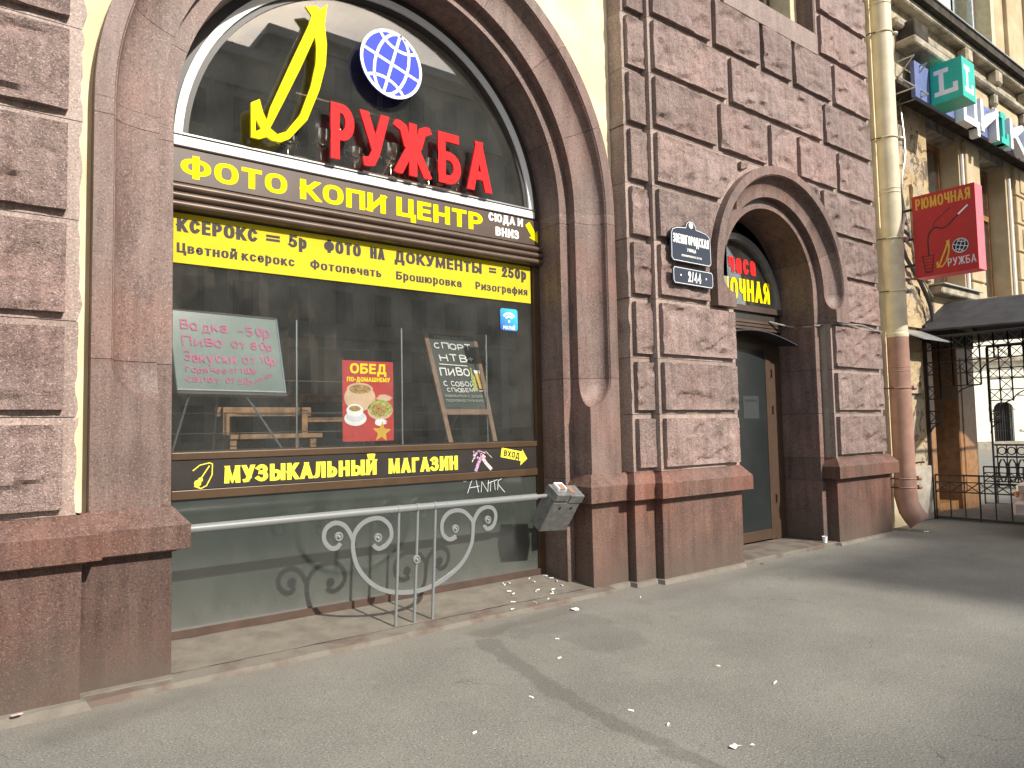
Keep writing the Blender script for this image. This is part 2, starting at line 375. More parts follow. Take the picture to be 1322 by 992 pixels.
# ---------------------------------------------------------------- own block letters
def arc(cx, cy, rx, ry, a0, a1, n=12):
    return [(cx + rx * math.cos(rad(a0 + (a1 - a0) * i / n)), cy + ry * math.sin(rad(a0 + (a1 - a0) * i / n))) for i in range(n + 1)]
def oval(x0=0, x1=1, y0=0, y1=1): 
    cx, cy, rx, ry = (x0 + x1) / 2, (y0 + y1) / 2, (x1 - x0) / 2, (y1 - y0) / 2
    P = []
    for i in range(25):
        a = 2 * math.pi * i / 24 + math.pi / 2; c, s_ = math.cos(a), math.sin(a)
        P.append((cx + rx * math.copysign(abs(c) ** .8, c), cy + ry * math.copysign(abs(s_) ** .8, s_)))
    return P
def bowl(y0, y1, x=0, xr=1):   # P-like bowl from stem
    h = (y1 - y0) / 2; m = .45
    return [(x, y1), (x + (xr - x) * m, y1)] + arc(x + (xr - x) * m, (y0 + y1) / 2, (xr - x) * (1 - m), h, 78, -78, 9) + [(x + (xr - x) * m, y0), (x, y0)]
V = lambda x: [(x, 0), (x, 1)]
G = {
 'А': (.80, [[(0, 0), (.5, 1)], [(1, 0), (.5, 1)], [(.22, .27), (.78, .27)]]),
 'Б': (.72, [[(.9, 1), (0, 1), (0, 0)], bowl(0, .56)]),
 'В': (.72, [V(0), bowl(.53, 1, 0, .93), bowl(0, .53)]),
 'Г': (.62, [[(0, 0), (0, 1), (1, 1)]]),
 'Д': (.86, [[(0, -.24), (0, 0), (1, 0), (1, -.24)], [(.15, 0), (.24, .55), (.28, 1), (.84, 1), (.84, 0)]]),
 'Е': (.62, [[(1, 1), (0, 1), (0, 0), (1, 0)], [(0, .52), (.9, .52)]]),
 'Ж': (1.05, [V(.5), [(.5, .52), (.30, .60), (.14, .95), (0, 1)], [(.5, .52), (.70, .60), (.86, .95), (1, 1)], [(.42, .55), (0, 0)], [(.58, .55), (1, 0)]]),
 'З': (.70, [arc(.42, .76, .50, .24, 140, -85, 10) + [(.28, .53)], arc(.42, .27, .58, .27, 85, -138, 12)]),
 'И': (.76, [V(0), V(1), [(0, .06), (1, .94)]]),
 'Й': (.76, [V(0), V(1), [(0, .06), (1, .94)], arc(.5, 1.32, .26, .13, 180, 360, 6)]),
 'К': (.74, [V(0), [(0, .47), (.30, .52), (.92, 1)], [(.32, .56), (1, 0)]]),
 'Л': (.76, [[(-.02, 0), (.12, .04), (.22, .35), (.26, 1), (1, 1), (1, 0)]]),
 'М': (.92, [[(0, 0), (.05, 1)], [(1, 0), (.95, 1)], [(.06, .97), (.5, .06), (.94, .97)]]),
 'Н': (.76, [V(0), V(1), [(0, .5), (1, .5)]]),
 'О': (.80, [oval()]),
 'П': (.76, [[(0, 0), (0, 1), (1, 1), (1, 0)]]),
 'Р': (.70, [V(0), bowl(.42, 1)]),
 'С': (.74, [arc(.5, .5, .5, .5, 48, 312, 16)]),
 'Т': (.70, [V(.5), [(0, 1), (1, 1)]]),
 'У': (.74, [[(0, 1), (.5, .36)], [(1, 1), (.52, .20), (.32, .02), (.10, 0)]]),
 'Ф': (.96, [[(.5, -.04), (.5, 1.06)], oval(0, 1, .16, .88)]),
 'Х': (.74, [[(0, 0), (1, 1)], [(0, 1), (1, 0)]]),
 'Ц': (.80, [[(0, 1), (0, 0), (1.06, 0), (1.06, -.24)], [(.88, 0), (.88, 1)]]),
 'Ч': (.70, [[(0, 1), (0, .62), (.12, .46), (.4, .40), (1, .46)], V(1)]),
 'Ш': (1.05, [[(0, 1), (0, 0), (1, 0), (1, 1)], V(.5)]),
 'Ы': (.96, [V(0), bowl(0, .58, 0, .68), V(1)]),
 'Ь': (.68, [V(0), bowl(0, .58)]),
 'Ю': (1.05, [V(0), [(0, .5), (.35, .5)], oval(.35, 1)]),
 'Я': (.72, [V(1), [(1, 1), (.5, 1)] + arc(.5, .72, .5, .28, 100, 260, 9) + [(1, .44)], [(.5, .44), (0, 0)]]),
 'L': (.74, [[(.26, 1), (.26, 0), (1, 0), (1, .24)], [(.0, 1), (.52, 1)], [(0, 0), (.4, 0)]]),
 '0': (.66, [oval()]), '1': (.42, [[(.0, .75), (.7, 1), (.7, 0)]]),
 '2': (.66, [[(.03, .72)] + arc(.5, .72, .48, .28, 165, -20, 9) + [(.0, 0), (1, 0)]]),
 '3': (.70, [arc(.42, .76, .50, .24, 140, -85, 10), arc(.42, .27, .58, .27, 85, -138, 12)]),
 '4': (.70, [[(.75, 0), (.75, 1), (0, .27), (1, .27)]]),
 '5': (.66, [[(.95, 1), (.12, 1), (.05, .53)] + arc(.42, .30, .58, .30, 112, -135, 12)]),
 '6': (.66, [oval(0, 1, 0, .62), [(0, .31), (.10, .75), (.45, 1), (.9, .97)]]), '8': (.66, [oval(.05, .95, .53, 1), oval(0, 1, 0, .55)]), '9': (.66, [oval(0, 1, .38, 1), [(1, .69), (.9, .25), (.55, 0), (.1, .03)]]), '7': (.62, [[(0, 1), (1, 1), (.35, 0)]]),
 'Z': (.66, [[(0, 1), (1, 1), (0, 0), (1, 0)]]), 'V': (.74, [[(0, 1), (.5, 0)], [(1, 1), (.5, 0)]]), 'N': (.76, [V(0), V(1), [(0, 1), (1, 0)]]), 'I': (.16, [V(.5)]),
 'G': (.76, [arc(.5, .5, .5, .5, 48, 340, 16), [(.55, .45), (1, .45)]]), 'D': (.74, [V(0), bowl(0, 1)]), 'S': (.66, [arc(.5, .75, .46, .25, 30, 240, 9) + arc(.5, .25, .5, .25, 60, -150, 9)]), 'Y': (.70, [[(0, 1), (.5, .45)], [(1, 1), (.5, .45)], [(.5, .45), (.5, 0)]]), 'U': (.74, [[(0, 1), (0, .3)] + arc(.5, .3, .5, .3, 180, 360, 8) + [(1, .3), (1, 1)]]),
 '=': (.62, [[(0, .66), (1, .66)], [(0, .30), (1, .30)]]), '+': (.55, [[(0, .5), (1, .5)], [(.5, .15), (.5, .85)]]),
 '/': (.40, [[(0, 0), (1, 1)]]), '-': (.4, [[(0, .42), (1, .42)]]), '.': (.14, [[(.2, 0), (.8, 0)]]), '–': (.7, [[(0, .42), (1, .42)]]),
 '•': (.2, [[(.2, .5), (.8, .5)]]),
}
x_ = .74
def low(w, st): return (w, [[(a, b * x_) for a, b in p] for p in st])
for a, b in zip('EOKATLR', 'ЕОКАТLР'): G.setdefault(a, G[b])
G['L2'] = G['L']
for a, b in zip('вгжзийклмнопстхцчшыьюя', 'ВГЖЗИЙКЛМНОПСТХЦЧШЫЬЮЯ'): G[a] = low(G[b][0] * .86, G[b][1])
G['е'] = (.62, [[(0.02, .37), (1, .37)] + arc(.5, .37, .5, .37, 0, 315, 14)])
G['а'] = (.60, [[(1, 0), (1, .46)] + arc(.5, .50, .5, .24, 0, 160, 7), oval(0, 1, 0, .42)])
G['р'] = (.62, [[(0, -.28), (0, .74)], oval(0, 1, 0, .74)])
G['у'] = (.64, [[(0, .74), (.5, .05)], [(1, .74), (.4, -.22), (.0, -.28)]])
G['ф'] = (.86, [[(.5, -.26), (.5, 1.0)], oval(0, 1, 0, .74)])
G['б'] = (.62, [oval(0, 1, 0, .70), [(0.0, .35), (.08, .85), (.9, 1)]])
G['д'] = low(.76, G['Д'][1])
G['й'] = (G['и'][0], G['и'][1] + [arc(.5, 1.08, .24, .12, 180, 360, 6)])

def clipz(poly, z0, z1):
    for s_, lim in ((1, z0), (-1, -z1)):
        out = []; n = len(poly)
        for i in range(n):
            a, b = poly[i], poly[(i + 1) % n]; da, db = s_ * a[1] - lim, s_ * b[1] - lim
            if da >= 0: out.append(a)
            if (da >= 0) != (db >= 0):
                t = da / (da - db); out.append((a[0] + (b[0] - a[0]) * t, a[1] + (b[1] - a[1]) * t))
        poly = out
        if len(poly) < 3: return []
    return poly
def strokes(pts, t):          # polyline -> quads of thickness t
    P = [Vector(p) for p in pts]; Q = [P[0]]
    for p in P[1:]:
        if (p - Q[-1]).length > t * .02: Q.append(p)
    P = Q
    if len(P) < 2: return []
    closed = (P[0] - P[-1]).length < t * .1 and len(P) > 4
    L = []; R = []
    for i, p in enumerate(P):
        if closed:
            a = P[i - 1] if i else P[-2]; b = P[(i + 1) % len(P)] if i < len(P) - 1 else P[1]
        else: a = P[i - 1] if i else None; b = P[i + 1] if i < len(P) - 1 else None
        d1 = (p - a).normalized() if a is not None else None; d2 = (b - p).normalized() if b is not None else None
        if d1 is None: d1 = d2
        if d2 is None: d2 = d1
        n1 = Vector((-d1.y, d1.x)); n2 = Vector((-d2.y, d2.x)); m = n1 + n2
        m = n1 if m.length < .05 else m.normalized()
        k_ = min(1 / max(m.dot(n1), .42), 2.3) * t / 2
        L.append(p + m * k_); R.append(p - m * k_)
    return [[tuple(L[i]), tuple(L[i + 1]), tuple(R[i + 1]), tuple(R[i])] for i in range(len(P) - 1)]
def text(txt, width, h, wt, gap=.16, space=.42, mirror=False, hand=0., thick=0., mb=None, fn=None, seed=1):
    """block letters fitted to width x h; fn(s, z, d) gives the point d in front of the board"""
    rng = random.Random(seed)
    mb = mb or MB(); t = wt * h
    nat = sum((G[c][0] + gap) if c != ' ' else space for c in txt) - gap
    sx = width / (nat * h); x = 0.; k_ = 0
    for ch in txt:
        if ch == ' ': x += space * h * sx; continue
        wd, st = G[ch]; W = wd * h * sx
        dx, dz, sc = (rng.uniform(-hand, hand) * h, rng.uniform(-hand, hand) * h, 1 + rng.uniform(-hand, hand)) if hand else (0, 0, 1)
        for p in st:
            tt = min(t, W * .46)
            q = []
            for a, b in p:
                zz = t / 2 + b * (h - t) if 0 <= b <= 1 else (b * h + (-t / 2 if b > 1 else t / 2))
                jx, jz = (rng.uniform(-hand, hand) * h * .35, rng.uniform(-hand, hand) * h * .35) if hand else (0, 0)
                if not hand and 0 <= b <= 1:
                    t2 = min(tt, (.15 if ch in 'авгежзийклмнопрстуфхцчшыьюядб' else .20) * h); zz = t2 / 2 + b * (h - t2)
                q.append((x + dx + (tt / 2 + a * (W - tt)) * sc + jx, dz + zz * sc + jz))
            lo = min(b for a, b in p); hi = max(b for a, b in p)
            q = [Vector(e) for e in q]
            for e, o_ in ((0, 1), (-1, -2)):   # lengthen free ends, trimmed flat at cap lines
                if (q[0] - q[-1]).length > t * .1:
                    d = (q[e] - q[o_]).normalized(); q[e] = q[e] + d * tt * (.5 if not hand else .2) * (1.3 if abs(d.x) > .2 and abs(d.y) > .2 else 1)
            z0 = 0 if lo >= 0 else -9; z1 = (h if max(0, hi) > .9 else h * 9) if hi <= 1 else 9
            if lo >= 0 and abs(hi - x_) < .02: z1 = x_ * h + .02 * h
            if hand: z0, z1 = -9, 9
            hh = .15 if (ch in 'авгежзийклмнопрстуфхцчшыьюядб' ) else .20
            ty = min(tt, hh * h) if not hand else tt; ax = tt / ty
            for quad in strokes([(e.x / ax, e.y) for e in q], ty):
                quad = [(a * ax, b) for a, b in quad]
                quad = clipz(quad, z0, z1)
                if len(quad) < 3: continue
                if mirror: quad = [(width - a, b) for a, b in quad]
                d = thick + .0004 + .00012 * (k_ % 9)
                if thick > .002: mb.prism(quad, d, 0, fn and (lambda a, b, dd: fn(a, b, dd)))
                else: mb.add([fn(a, b, d) for a, b in quad], [tuple(range(len(quad)))])
            k_ += 1
        x += (W + gap * h * sx)
    return mb
def face(x0, z0, y):          # board facing the street (-y)
    return lambda s_, z_, d: (x0 + s_, y - d, z0 + z_)
def side(y0, z0, x):          # board facing left along the pavement (-x)
    return lambda s_, z_, d: (x - d, y0 - s_, z0 + z_)
def frame(o, es, ez, n):
    o, es, ez, n = Vector(o), Vector(es).normalized(), Vector(ez).normalized(), Vector(n).normalized()
    return lambda s_, z_, d: tuple(o + es * s_ + ez * z_ + n * d)

# ================================================================ SETTING: pavement
def sheet(name, pts, mat, z=None, thick=None):
    mb = MB(); mb.add(pts, [tuple(range(len(pts)))])
    return tag(mb.build(name, mat), kind='structure')
sheet('pavement', [(-150, -150, 0), (150, -150, 0), (150, 150, 0), (-150, 150, 0)], 'asphalt')
# cement apron sloping up to the shop window, and its worn red kerb
mb = MB()
N = 40
rows = [(-.10, .035), (.02, .055), (.10, .060), (.60, .125)]
R = [[(.9 + (5.25 - .9) * i / N, y + (noise.noise((i * .3, y * 5, 2)) * .012 if j < 2 else 0), z + noise.noise((i * .5, y * 9, 5)) * .005) for i in range(N + 1)] for j, (y, z) in enumerate(rows)]
mb.rings([R[1], R[2], R[3]], False, False); mb.smooth = True
tag(mb.build('window_apron', 'cement'), kind='structure')
mb = MB()
R = [[(.5 + (5.3 - .5) * i / N, y + noise.noise((i * .35, 3.3, 2)) * .02, z + noise.noise((i * .6, y * 9, 5)) * .006) for i in range(N + 1)] for y, z in ((-.14, -.01), (-.11, .032), (.03, .052), (.06, .0))]
mb.rings(R, False, False); mb.smooth = True
tag(mb.build('kerb', 'kerb'), kind='structure')
mb = MB()   # mortar fillets at the foot of the plinths
def fillet(mb, path, h=.045, d=.05):
    P = [Vector((a, b)) for a, b in path]; A = []; B = []; C_ = []
    for i, p in enumerate(P):
        a = (P[i] - P[i - 1]).normalized() if i else None; b = (P[i + 1] - P[i]).normalized() if i < len(P) - 1 else None
        a = a or b; b = b or a; n1 = Vector((a.y, -a.x)); n2 = Vector((b.y, -b.x)); m = (n1 + n2); m = m / max(.3, m.dot(n1))
        A.append((p.x - m.x * .01, p.y - m.y * .01, h)); B.append((p.x + m.x * d * .55, p.y + m.y * d * .55, h * .8)); C_.append((p.x + m.x * d, p.y + m.y * d, -.01))
    mb.rings([A, B, C_], False, False)
fillet(mb, [(-3, -.12), (.73, -.12), (.73, 0), (1.275, 0)], .06, .07)
fillet(mb, [(5.108, .05), (5.108, 0), (5.616, 0), (5.616, -.095), (5.925, -.095), (5.925, -.19), (7.28, -.19)], .05, .05)
fillet(mb, [(9.42, -.1), (9.42, -.19), (10.92, -.19), (10.92, .1)], .04, .06)
tag(mb.build('mortar_fillet', 'cement'), kind='structure')
mb = MB(); mb.box(7.2, 9.5, -.16, .62, -.02, .045); tag(bevel(mb.build('door_step', 'kerb'), .01, 2), kind='structure')

# ================================================================ THE CORNER BUILDING
B = thing('corner_building', (0, 0, 0), 'red granite corner building with rough-hewn blocks, big arched shop window and small arched doorway', 'building')
ZS = [1.14, 1.727, 2.309, 2.932, 3.552, 4.139, 4.751, 5.359, 5.976, 6.606, 7.22, 7.83, 8.44, 9.05]
SC = (8.308, 3.33)          # small arch centre
def lim(z, x0, x1, rr, sidec):
    if sidec == 0: return x0, x1
    dz = z - SC[1]
    hw = rr if dz < 0 else (math.sqrt(rr * rr - dz * dz) if dz < rr else 0)
    return (x0, min(x1, SC[0] - hw)) if sidec < 0 else (max(x0, SC[0] + hw), x1)
def hewn(x, z, sd, u, v):
    p = Vector((x * 2.2 + sd * 3.1, z * 2.8, sd))
    h = noise.fractal(p * 2.2, .8, 2.2, 6) * .017 + (noise.noise(p * 9) * .5 + noise.noise(p * 17) * .35) * .008
    f2 = noise.noise(Vector((x * 1.7 + sd * 5, z * 2.6 + x * .9, sd * 2.2))); h += .010 * (1 if f2 > .12 else 0) * min(1, (f2 - .12) * 12) - .005
    q = noise.noise(Vector((x * 3.3 + sd, z * 7.5 - x * 2.5, sd * 1.7)))
    lowc = max(0, .55 - v) * .45
    if q + lowc > .34: h -= min(.030, (q + lowc - .34) * .30) + .006
    r = abs(noise.noise(Vector((x * 2.4 + sd * 9, z * 4.2 + x * 1.6, 4.4 + sd))))
    if r < .035: h -= .012 * (1 - r / .035)
    return h
def block(x0, x1, z0, z1, y, ml=.045, mr=.045, m_b=.045, mt=.045, prot=.05, depth=.07, sidec=0, sd=0, ragged=0, name='granite_block'):
    g = .0025
    mb = MB(); NR = 12 if sidec or ragged else 1
    if sidec and lim(z0, x0, x1, 1.42, sidec)[1] - lim(z0, x0, x1, 1.42, sidec)[0] < .02: z_lo = z0 + .0
    A = []; Bk = []
    for i in range(NR + 1):
        z = z0 + g + (z1 - z0 - 2 * g) * i / NR
        a, b = lim(z, x0 + g, x1 - g, 1.42, sidec)
        if b - a < .004: b = a + .004
        if ragged > 0: b += noise.noise((z * 6, sd, 1)) * ragged + noise.noise((z * 25, sd, 7)) * ragged * .4
        if ragged < 0: a += noise.noise((z * 6, sd, 1)) * ragged + noise.noise((z * 25, sd, 7)) * ragged * .4
        A.append([(a, y + .002 * noise.noise((a * 9, z * 9, sd)), z), (b, y, z), (b, y + depth, z), (a, y + depth, z)])
    mb.rings(A, True, True)
    # raised hewn panel
    pz0, pz1 = z0 + m_b, z1 - mt
    nx = max(4, int((x1 - x0 - ml - mr) / .026)); nz_ = max(4, int((pz1 - pz0) / .026))
    G_ = []; ok = True
    for j in range(nz_ + 1):
        z = pz0 + (pz1 - pz0) * j / nz_
        a, b = lim(z, x0 + ml, x1 - mr, 1.42 + .10, sidec)
        if b - a < .03:
            if sidec: continue
        row = []
        for i in range(nx + 1):
            x = a + (b - a) * i / nx; u, v = i / nx, j / nz_
            e = min(1, min(u, 1 - u) * nx / 1.6, min(v, 1 - v) * nz_ / 1.6)
            h = hewn(x, z, sd, u, v)
            row.append((x, y - prot - .004 - max(-.034, h) * (.35 + .65 * e), z))
        G_.append(row)
    if len(G_) > 2:
        mb.rings(G_, False, False)
        per = [p for p in G_[0]] + [r[-1] for r in G_[1:]] + list(reversed(G_[-1][:-1])) + [r[0] for r in reversed(G_[1:-1])]
        mb.rings([per, [(p[0], y + .004, p[2]) for p in per]], True, False)
    o = mb.build(name, 'granite_rough', B, smooth=False)
    o.data.materials.append(M['granite_flat'])
    nf = 4 * NR + 2
    for pgn in o.data.polygons[:nf]: pgn.material_index = 1
    for pgn in o.data.polygons[nf:]: pgn.use_smooth = True
    o.data.set_sharp_from_angle(angle=rad(42))
    return o
sd = 1
YC, YB = -.19, -.095
for i in range(len(ZS) - 1):
    z0, z1 = ZS[i], ZS[i + 1]
    block(-1.6, .705, z0, z1, -.12, .05, .08, depth=.24, sd=sd, ragged=.035); sd += 1           # left pier
    block(5.616, 5.925, z0, z1, YB, .05, .0, depth=.20, sd=sd, ragged=-.02); sd += 1            # narrow pilaster
    if i < 3: js = [(5.925, 7.28, 0), (9.42, 10.78, 0)]
    elif i == 3: js = [(5.925, 6.9, -1), (9.7, 10.78, 1)]
    elif i == 4: js = [(5.925, 7.1, -1), (9.5, 10.78, 1)]
    elif i == 5: js = [(5.925, 7.42, -1), (7.42, 8.20, -1), (8.42, 9.27, 1), (9.27, 10.78, 1)]
    elif i == 6: js = [(a, b, 0) for a, b in zip([5.925, 7.06, 8.08, 8.74, 9.735], [7.06, 8.08, 8.74, 9.735, 10.78])]
    elif i == 7: js = [(5.925, 7.30, 0), (7.30, 9.43, 0), (9.43, 10.78, 0)]
    elif i == 8: js = [(a, b, 0) for a, b in zip([5.925, 7.02, 8.0, 8.72, 9.72], [7.02, 8.0, 8.72, 9.72, 10.78])]
    else: js = [(5.925, 7.25, 0), (9.40, 10.78, 0)]
    for a, b, c_ in js: block(a, b, z0, z1, YC, .05, .05, sd=sd, sidec=c_); sd += 1
# masonry core behind the stones (with the doorway and the two window openings)
mb = MB()
mb.box(5.65, 5.93, YB + .085, .6, 0, 9.05); mb.build('masonry', 'mortar', B); mb = MB()
mb.box(5.93, 7.27, YC + .06, .6, 0, 9.05); mb.box(9.43, 10.77, YC + .06, .6, 0, 9.05)
mb.box(7.27, 9.43, YC + .06, .6, 4.80, 6.60)
m2 = MB(); m2.box(-1.6, .655, -.06, .6, 0, 9.05); m2.build('masonry', 'mortar', B)
def ringwall(mb, cx, cz, r, x0, x1, z1, y0, y1):   # wall above a spring line with a round hole
    n = 24; P = []
    for i in range(n + 1):
        a = math.pi * i / n; c, s_ = math.cos(a), math.sin(a)
        tx = ((x1 - cx) / c) if c > 1e-6 else ((x0 - cx) / c) if c < -1e-6 else 1e9
        tz = (z1 - cz) / s_ if s_ > 1e-6 else 1e9
        t = min(tx, tz); P.append(((cx + r * c, cz + r * s_), (cx + t * c, cz + t * s_)))
    cor = []
    for i in range(n):
        (a, b), (c2, d) = P[i], P[i + 1]; q = [a, b]
        if abs(b[0] - x1) < 1e-6 and abs(d[1] - z1) < 1e-6 and abs(d[0] - x1) > 1e-6: q.append((x1, z1))
        if abs(b[1] - z1) < 1e-6 and abs(d[0] - x0) < 1e-6 and abs(b[0] - x0) > 1e-6: q.append((x0, z1))
        q += [d, c2]; mb.prism(q, y0, y1)
ringwall(mb, SC[0], SC[1], 1.30, 7.27, 9.43 + .17, 4.80, YC + .06, .55)
mb.build('masonry', 'mortar', B)
mb = MB()
LC = (3.165, 3.80)
ringwall(mb, LC[0], LC[1], 2.32, .72, 5.62, 9.05, .10, .6)
mb.box(.72, .845, .10, .6, 1.0, LC[1]); mb.box(5.49, 5.62, .10, .6, 1.0, LC[1])
mb.build('stucco_wall', 'stucco', B)
mb = MB(); mb.box(10.74, 12.05, .05, .6, .0, 9.05); mb.build('stucco_strip', 'stucco', B)
mb = MB(); mb.box(-1.6, 11.95, -.30, .7, 9.05, 9.30); mb.box(-1.6, 12.0, -.42, .7, 9.30, 9.42); mb.build('cornice', 'granite_flat', B)
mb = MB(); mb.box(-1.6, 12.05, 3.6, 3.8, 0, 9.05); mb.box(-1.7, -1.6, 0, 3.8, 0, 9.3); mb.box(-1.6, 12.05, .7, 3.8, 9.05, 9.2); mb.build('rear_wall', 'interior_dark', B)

# arched mouldings
def sweep(mb, prof_at, stations, cx, cz):
    """stations: ('a', degrees) on the arc or ('l'|'r', z) on a leg"""
    R = []
    for st in stations:
        pr = prof_at(st)
        if st[0] == 'a': c, s_ = math.cos(rad(st[1])), math.sin(rad(st[1])); R.append([(cx + r * c, y, cz + r * s_) for r, y in pr])
        else: sg = -1 if st[0] == 'l' else 1; R.append([(cx + sg * r, y, st[1]) for r, y in pr])
    mb.rings(R, True, True)
def arch_profile(ro, rf, ri, rs, yf, yi, ys, yb, k_=1., flat=.015):
    rf2 = ri + (rf - ri) * k_; P = [(ro, yb), (ro, yf)]
    if k_ > .02:
        P += [(rf2 + .012, yf), (rf2 + .004, yf + flat * k_)]
        for q in range(9):
            f = q / 8 * math.pi / 2
            P.append((rf2 - (rf2 - ri) * (1 - math.cos(f)), yf + flat * k_ + (yi - yf - flat) * k_ * math.sin(f) ** .8))
    else: P += [(ri + .012, yf), (ri + .006, yf)] + [(ri + .005 * (8 - q) / 8, yf) for q in range(9)]
    P += [(ri, ys), (rs, ys), (rs, yb)]
    return P
pl = lambda k_=1.: arch_profile(2.375, 2.25, 1.958, 1.84, 0, .155, .255, .62, k_)
def stone_arc(a0, a1, cx, cz, prof, sub=8, rm=2.1):
    mb = MB(); e = math.degrees(.002 / rm)
    sweep(mb, lambda st: prof, [('a', a0 + e + (a1 - a0 - 2 * e) * i / sub) for i in range(sub + 1)], cx, cz)
    mb.smooth = True; mb.build('arch_stone', 'granite_arch', B)
for a0, a1 in zip([0, 22, 43, 64, 84, 104, 124, 144, 162], [22, 43, 64, 84, 104, 124, 144, 162, 180]): stone_arc(a0, a1, LC[0], LC[1], pl())
for sg in 'lr':
    for z0, z1 in ((3.69, 3.80), (2.10, 3.69)):
        mb = MB(); sweep(mb, lambda st: pl(), [(sg, z0 + .002), (sg, z1 - (.002 if z1 < 3.75 else 0))], *LC); mb.smooth = True; mb.build('arch_stone', 'granite_arch', B)
    mb = MB(); zz = [1.10, 1.80] + [2.098 - .292 * math.sin(q / 12 * math.pi / 2) for q in range(12, -1, -1)]
    def pf(st):
        s_ = (2.098 - st[1]) / .292; k_ = math.sqrt(max(0, 1 - s_ * s_)) if s_ < 1 else 0
        return pl(k_)
    sweep(mb, pf, [(sg, z) for z in zz], *LC); mb.smooth = True; mb.build('arch_stone', 'granite_arch', B)
ps = lambda k_=1.: arch_profile(1.45, 1.335, 1.11, .99, -.29, -.13, -.04, .50, k_)
for a0, a1 in zip([0, 25, 50, 75, 103, 128, 154], [25, 50, 75, 103, 128, 154, 180]): stone_arc(a0, a1, SC[0], SC[1], ps(), rm=1.3)
for sg in 'lr':
    mb = MB(); zz = [2.935, 3.10] + [3.33 - .225 * math.sin(q / 10 * math.pi / 2) for q in range(10, -1, -1)]
    def pf2(st):
        s_ = (3.33 - st[1]) / .225; k_ = math.sqrt(max(0, 1 - s_ * s_)) if s_ < 1 else 0
        return [(r, y) for r, y in ps(k_)]
    sweep(mb, pf2, [(sg, z) for z in zz], *SC); mb.smooth = True; mb.build('arch_stone', 'granite_arch', B)
    for z0, z1 in ((.0, .84), (.84, 1.14), (1.14, 1.727), (1.727, 2.309), (2.309, 2.933)):     # jamb stones of the doorway
        mb = MB(); s_ = -1 if sg == 'l' else 1
        xs_ = sorted((SC[0] + s_ * 1.115, SC[0] + s_ * .99))
        mb.box(xs_[0], xs_[1], -.04, .50, z0 + .002, z1 - .002); bevel(mb.build('jamb_stone', 'granite_arch', B), .004)
mb = MB()
for s_ in (-1, 1):
    a, b = sorted((SC[0] + s_ * 1.118, SC[0] + s_ * 1.0)); mb.box(a, b, -.02, .48, 0, 2.93)
mb.build('jamb_core', 'mortar', B)

# plinth stones and their caps
def offs(path, d):
    P = [Vector(p) for p in path]; out = []
    for i, p in enumerate(P):
        a = (P[i] - P[i - 1]).normalized() if i else None; b = (P[i + 1] - P[i]).normalized() if i < len(P) - 1 else None
        a = a or b; b = b or a; n1 = Vector((a.y, -a.x)); n2 = Vector((b.y, -b.x)); m = n1 + n2; m = m / max(.3, m.dot(n1))
        out.append(p + m * d)
    return out
def cap(path, z=0., cuts=()):
    prof = [(-.05, 1.14), (0, 1.14), (.088, 1.032), (.092, 1.026), (.092, .872), (.088, .868), (.026, .866), (.020, .852), (.0, .846), (-.05, .846)]
    rows = [[(q.x, q.y, h + z) for q in offs(path, d)] for d, h in prof]
    n = len(path)
    for i in range(n - 1):
        mb = MB()
        A = [r[i] for r in rows]; Bq = [r[i + 1] for r in rows]
        L = (Vector(Bq[2]) - Vector(A[2])).length
        k_ = max(1, round(L / 1.25)); 
        for q in range(k_):
            a = [tuple(Vector(p).lerp(Vector(r), q / k_ + (.0015 / L if q else 0))) for p, r in zip(A, Bq)]
            b = [tuple(Vector(p).lerp(Vector(r), (q + 1) / k_ - (.0015 / L if q < k_ - 1 else 0))) for p, r in zip(A, Bq)]
            m2 = MB(); m2.rings([a, b], True, True); m2.build('plinth_cap', 'granite_plinth', B)
cap([(-1.6, -.12), (.74, -.12), (.74, 0), (1.275, 0), (1.275, .5)])
cap([(5.108, .5), (5.108, 0), (5.616, 0), (5.616, -.095), (5.925, -.095), (5.925, -.19), (7.30, -.19), (7.30, -.03)])
cap([(9.42, -.03), (9.42, -.19), (10.90, -.19), (10.90, .06)])
def plinth(x0, x1, y, yb=.5, zt=.85, mat='granite_plinth'):
    mb = MB(); mb.box(x0, x1, y, yb, -.02, zt); bevel(mb.build('plinth_stone', mat, B), .006, 2)
plinth(-1.6, -.45, -.12, mat='granite_dark'); plinth(-.446, .74, -.12, mat='granite_dark'); plinth(.744, 1.275, 0, mat='granite_dark'); plinth(5.108, 5.614, 0)
plinth(5.616, 5.923, -.095); plinth(5.925, 7.30, -.19); plinth(9.42, 10.90, -.19)
mb = MB(); mb.box(.745, 1.27, .01, .5, .80, 1.12); mb.box(5.115, 5.61, .01, .5, .80, 1.12); mb.box(-1.6, .735, -.11, .5, .8, 1.14); mb.box(5.62, 5.92, -.085, .5, .8, 1.13); mb.box(5.93, 7.28, -.18, .5, .8, 1.13); mb.box(9.43, 10.88, -.18, .5, .8, 1.13)
mb.build('plinth_core', 'granite_plinth', B)
for sg in (-1, 1):           # inner strips of the shop window reveal, plinth zone
    a, b = sorted((LC[0] + sg * 1.94, LC[0] + sg * 1.84)); mb = MB(); mb.box(a, b, .255, .62, .0, 1.098); bevel(mb.build('reveal_stone', 'granite_arch', B), .004)

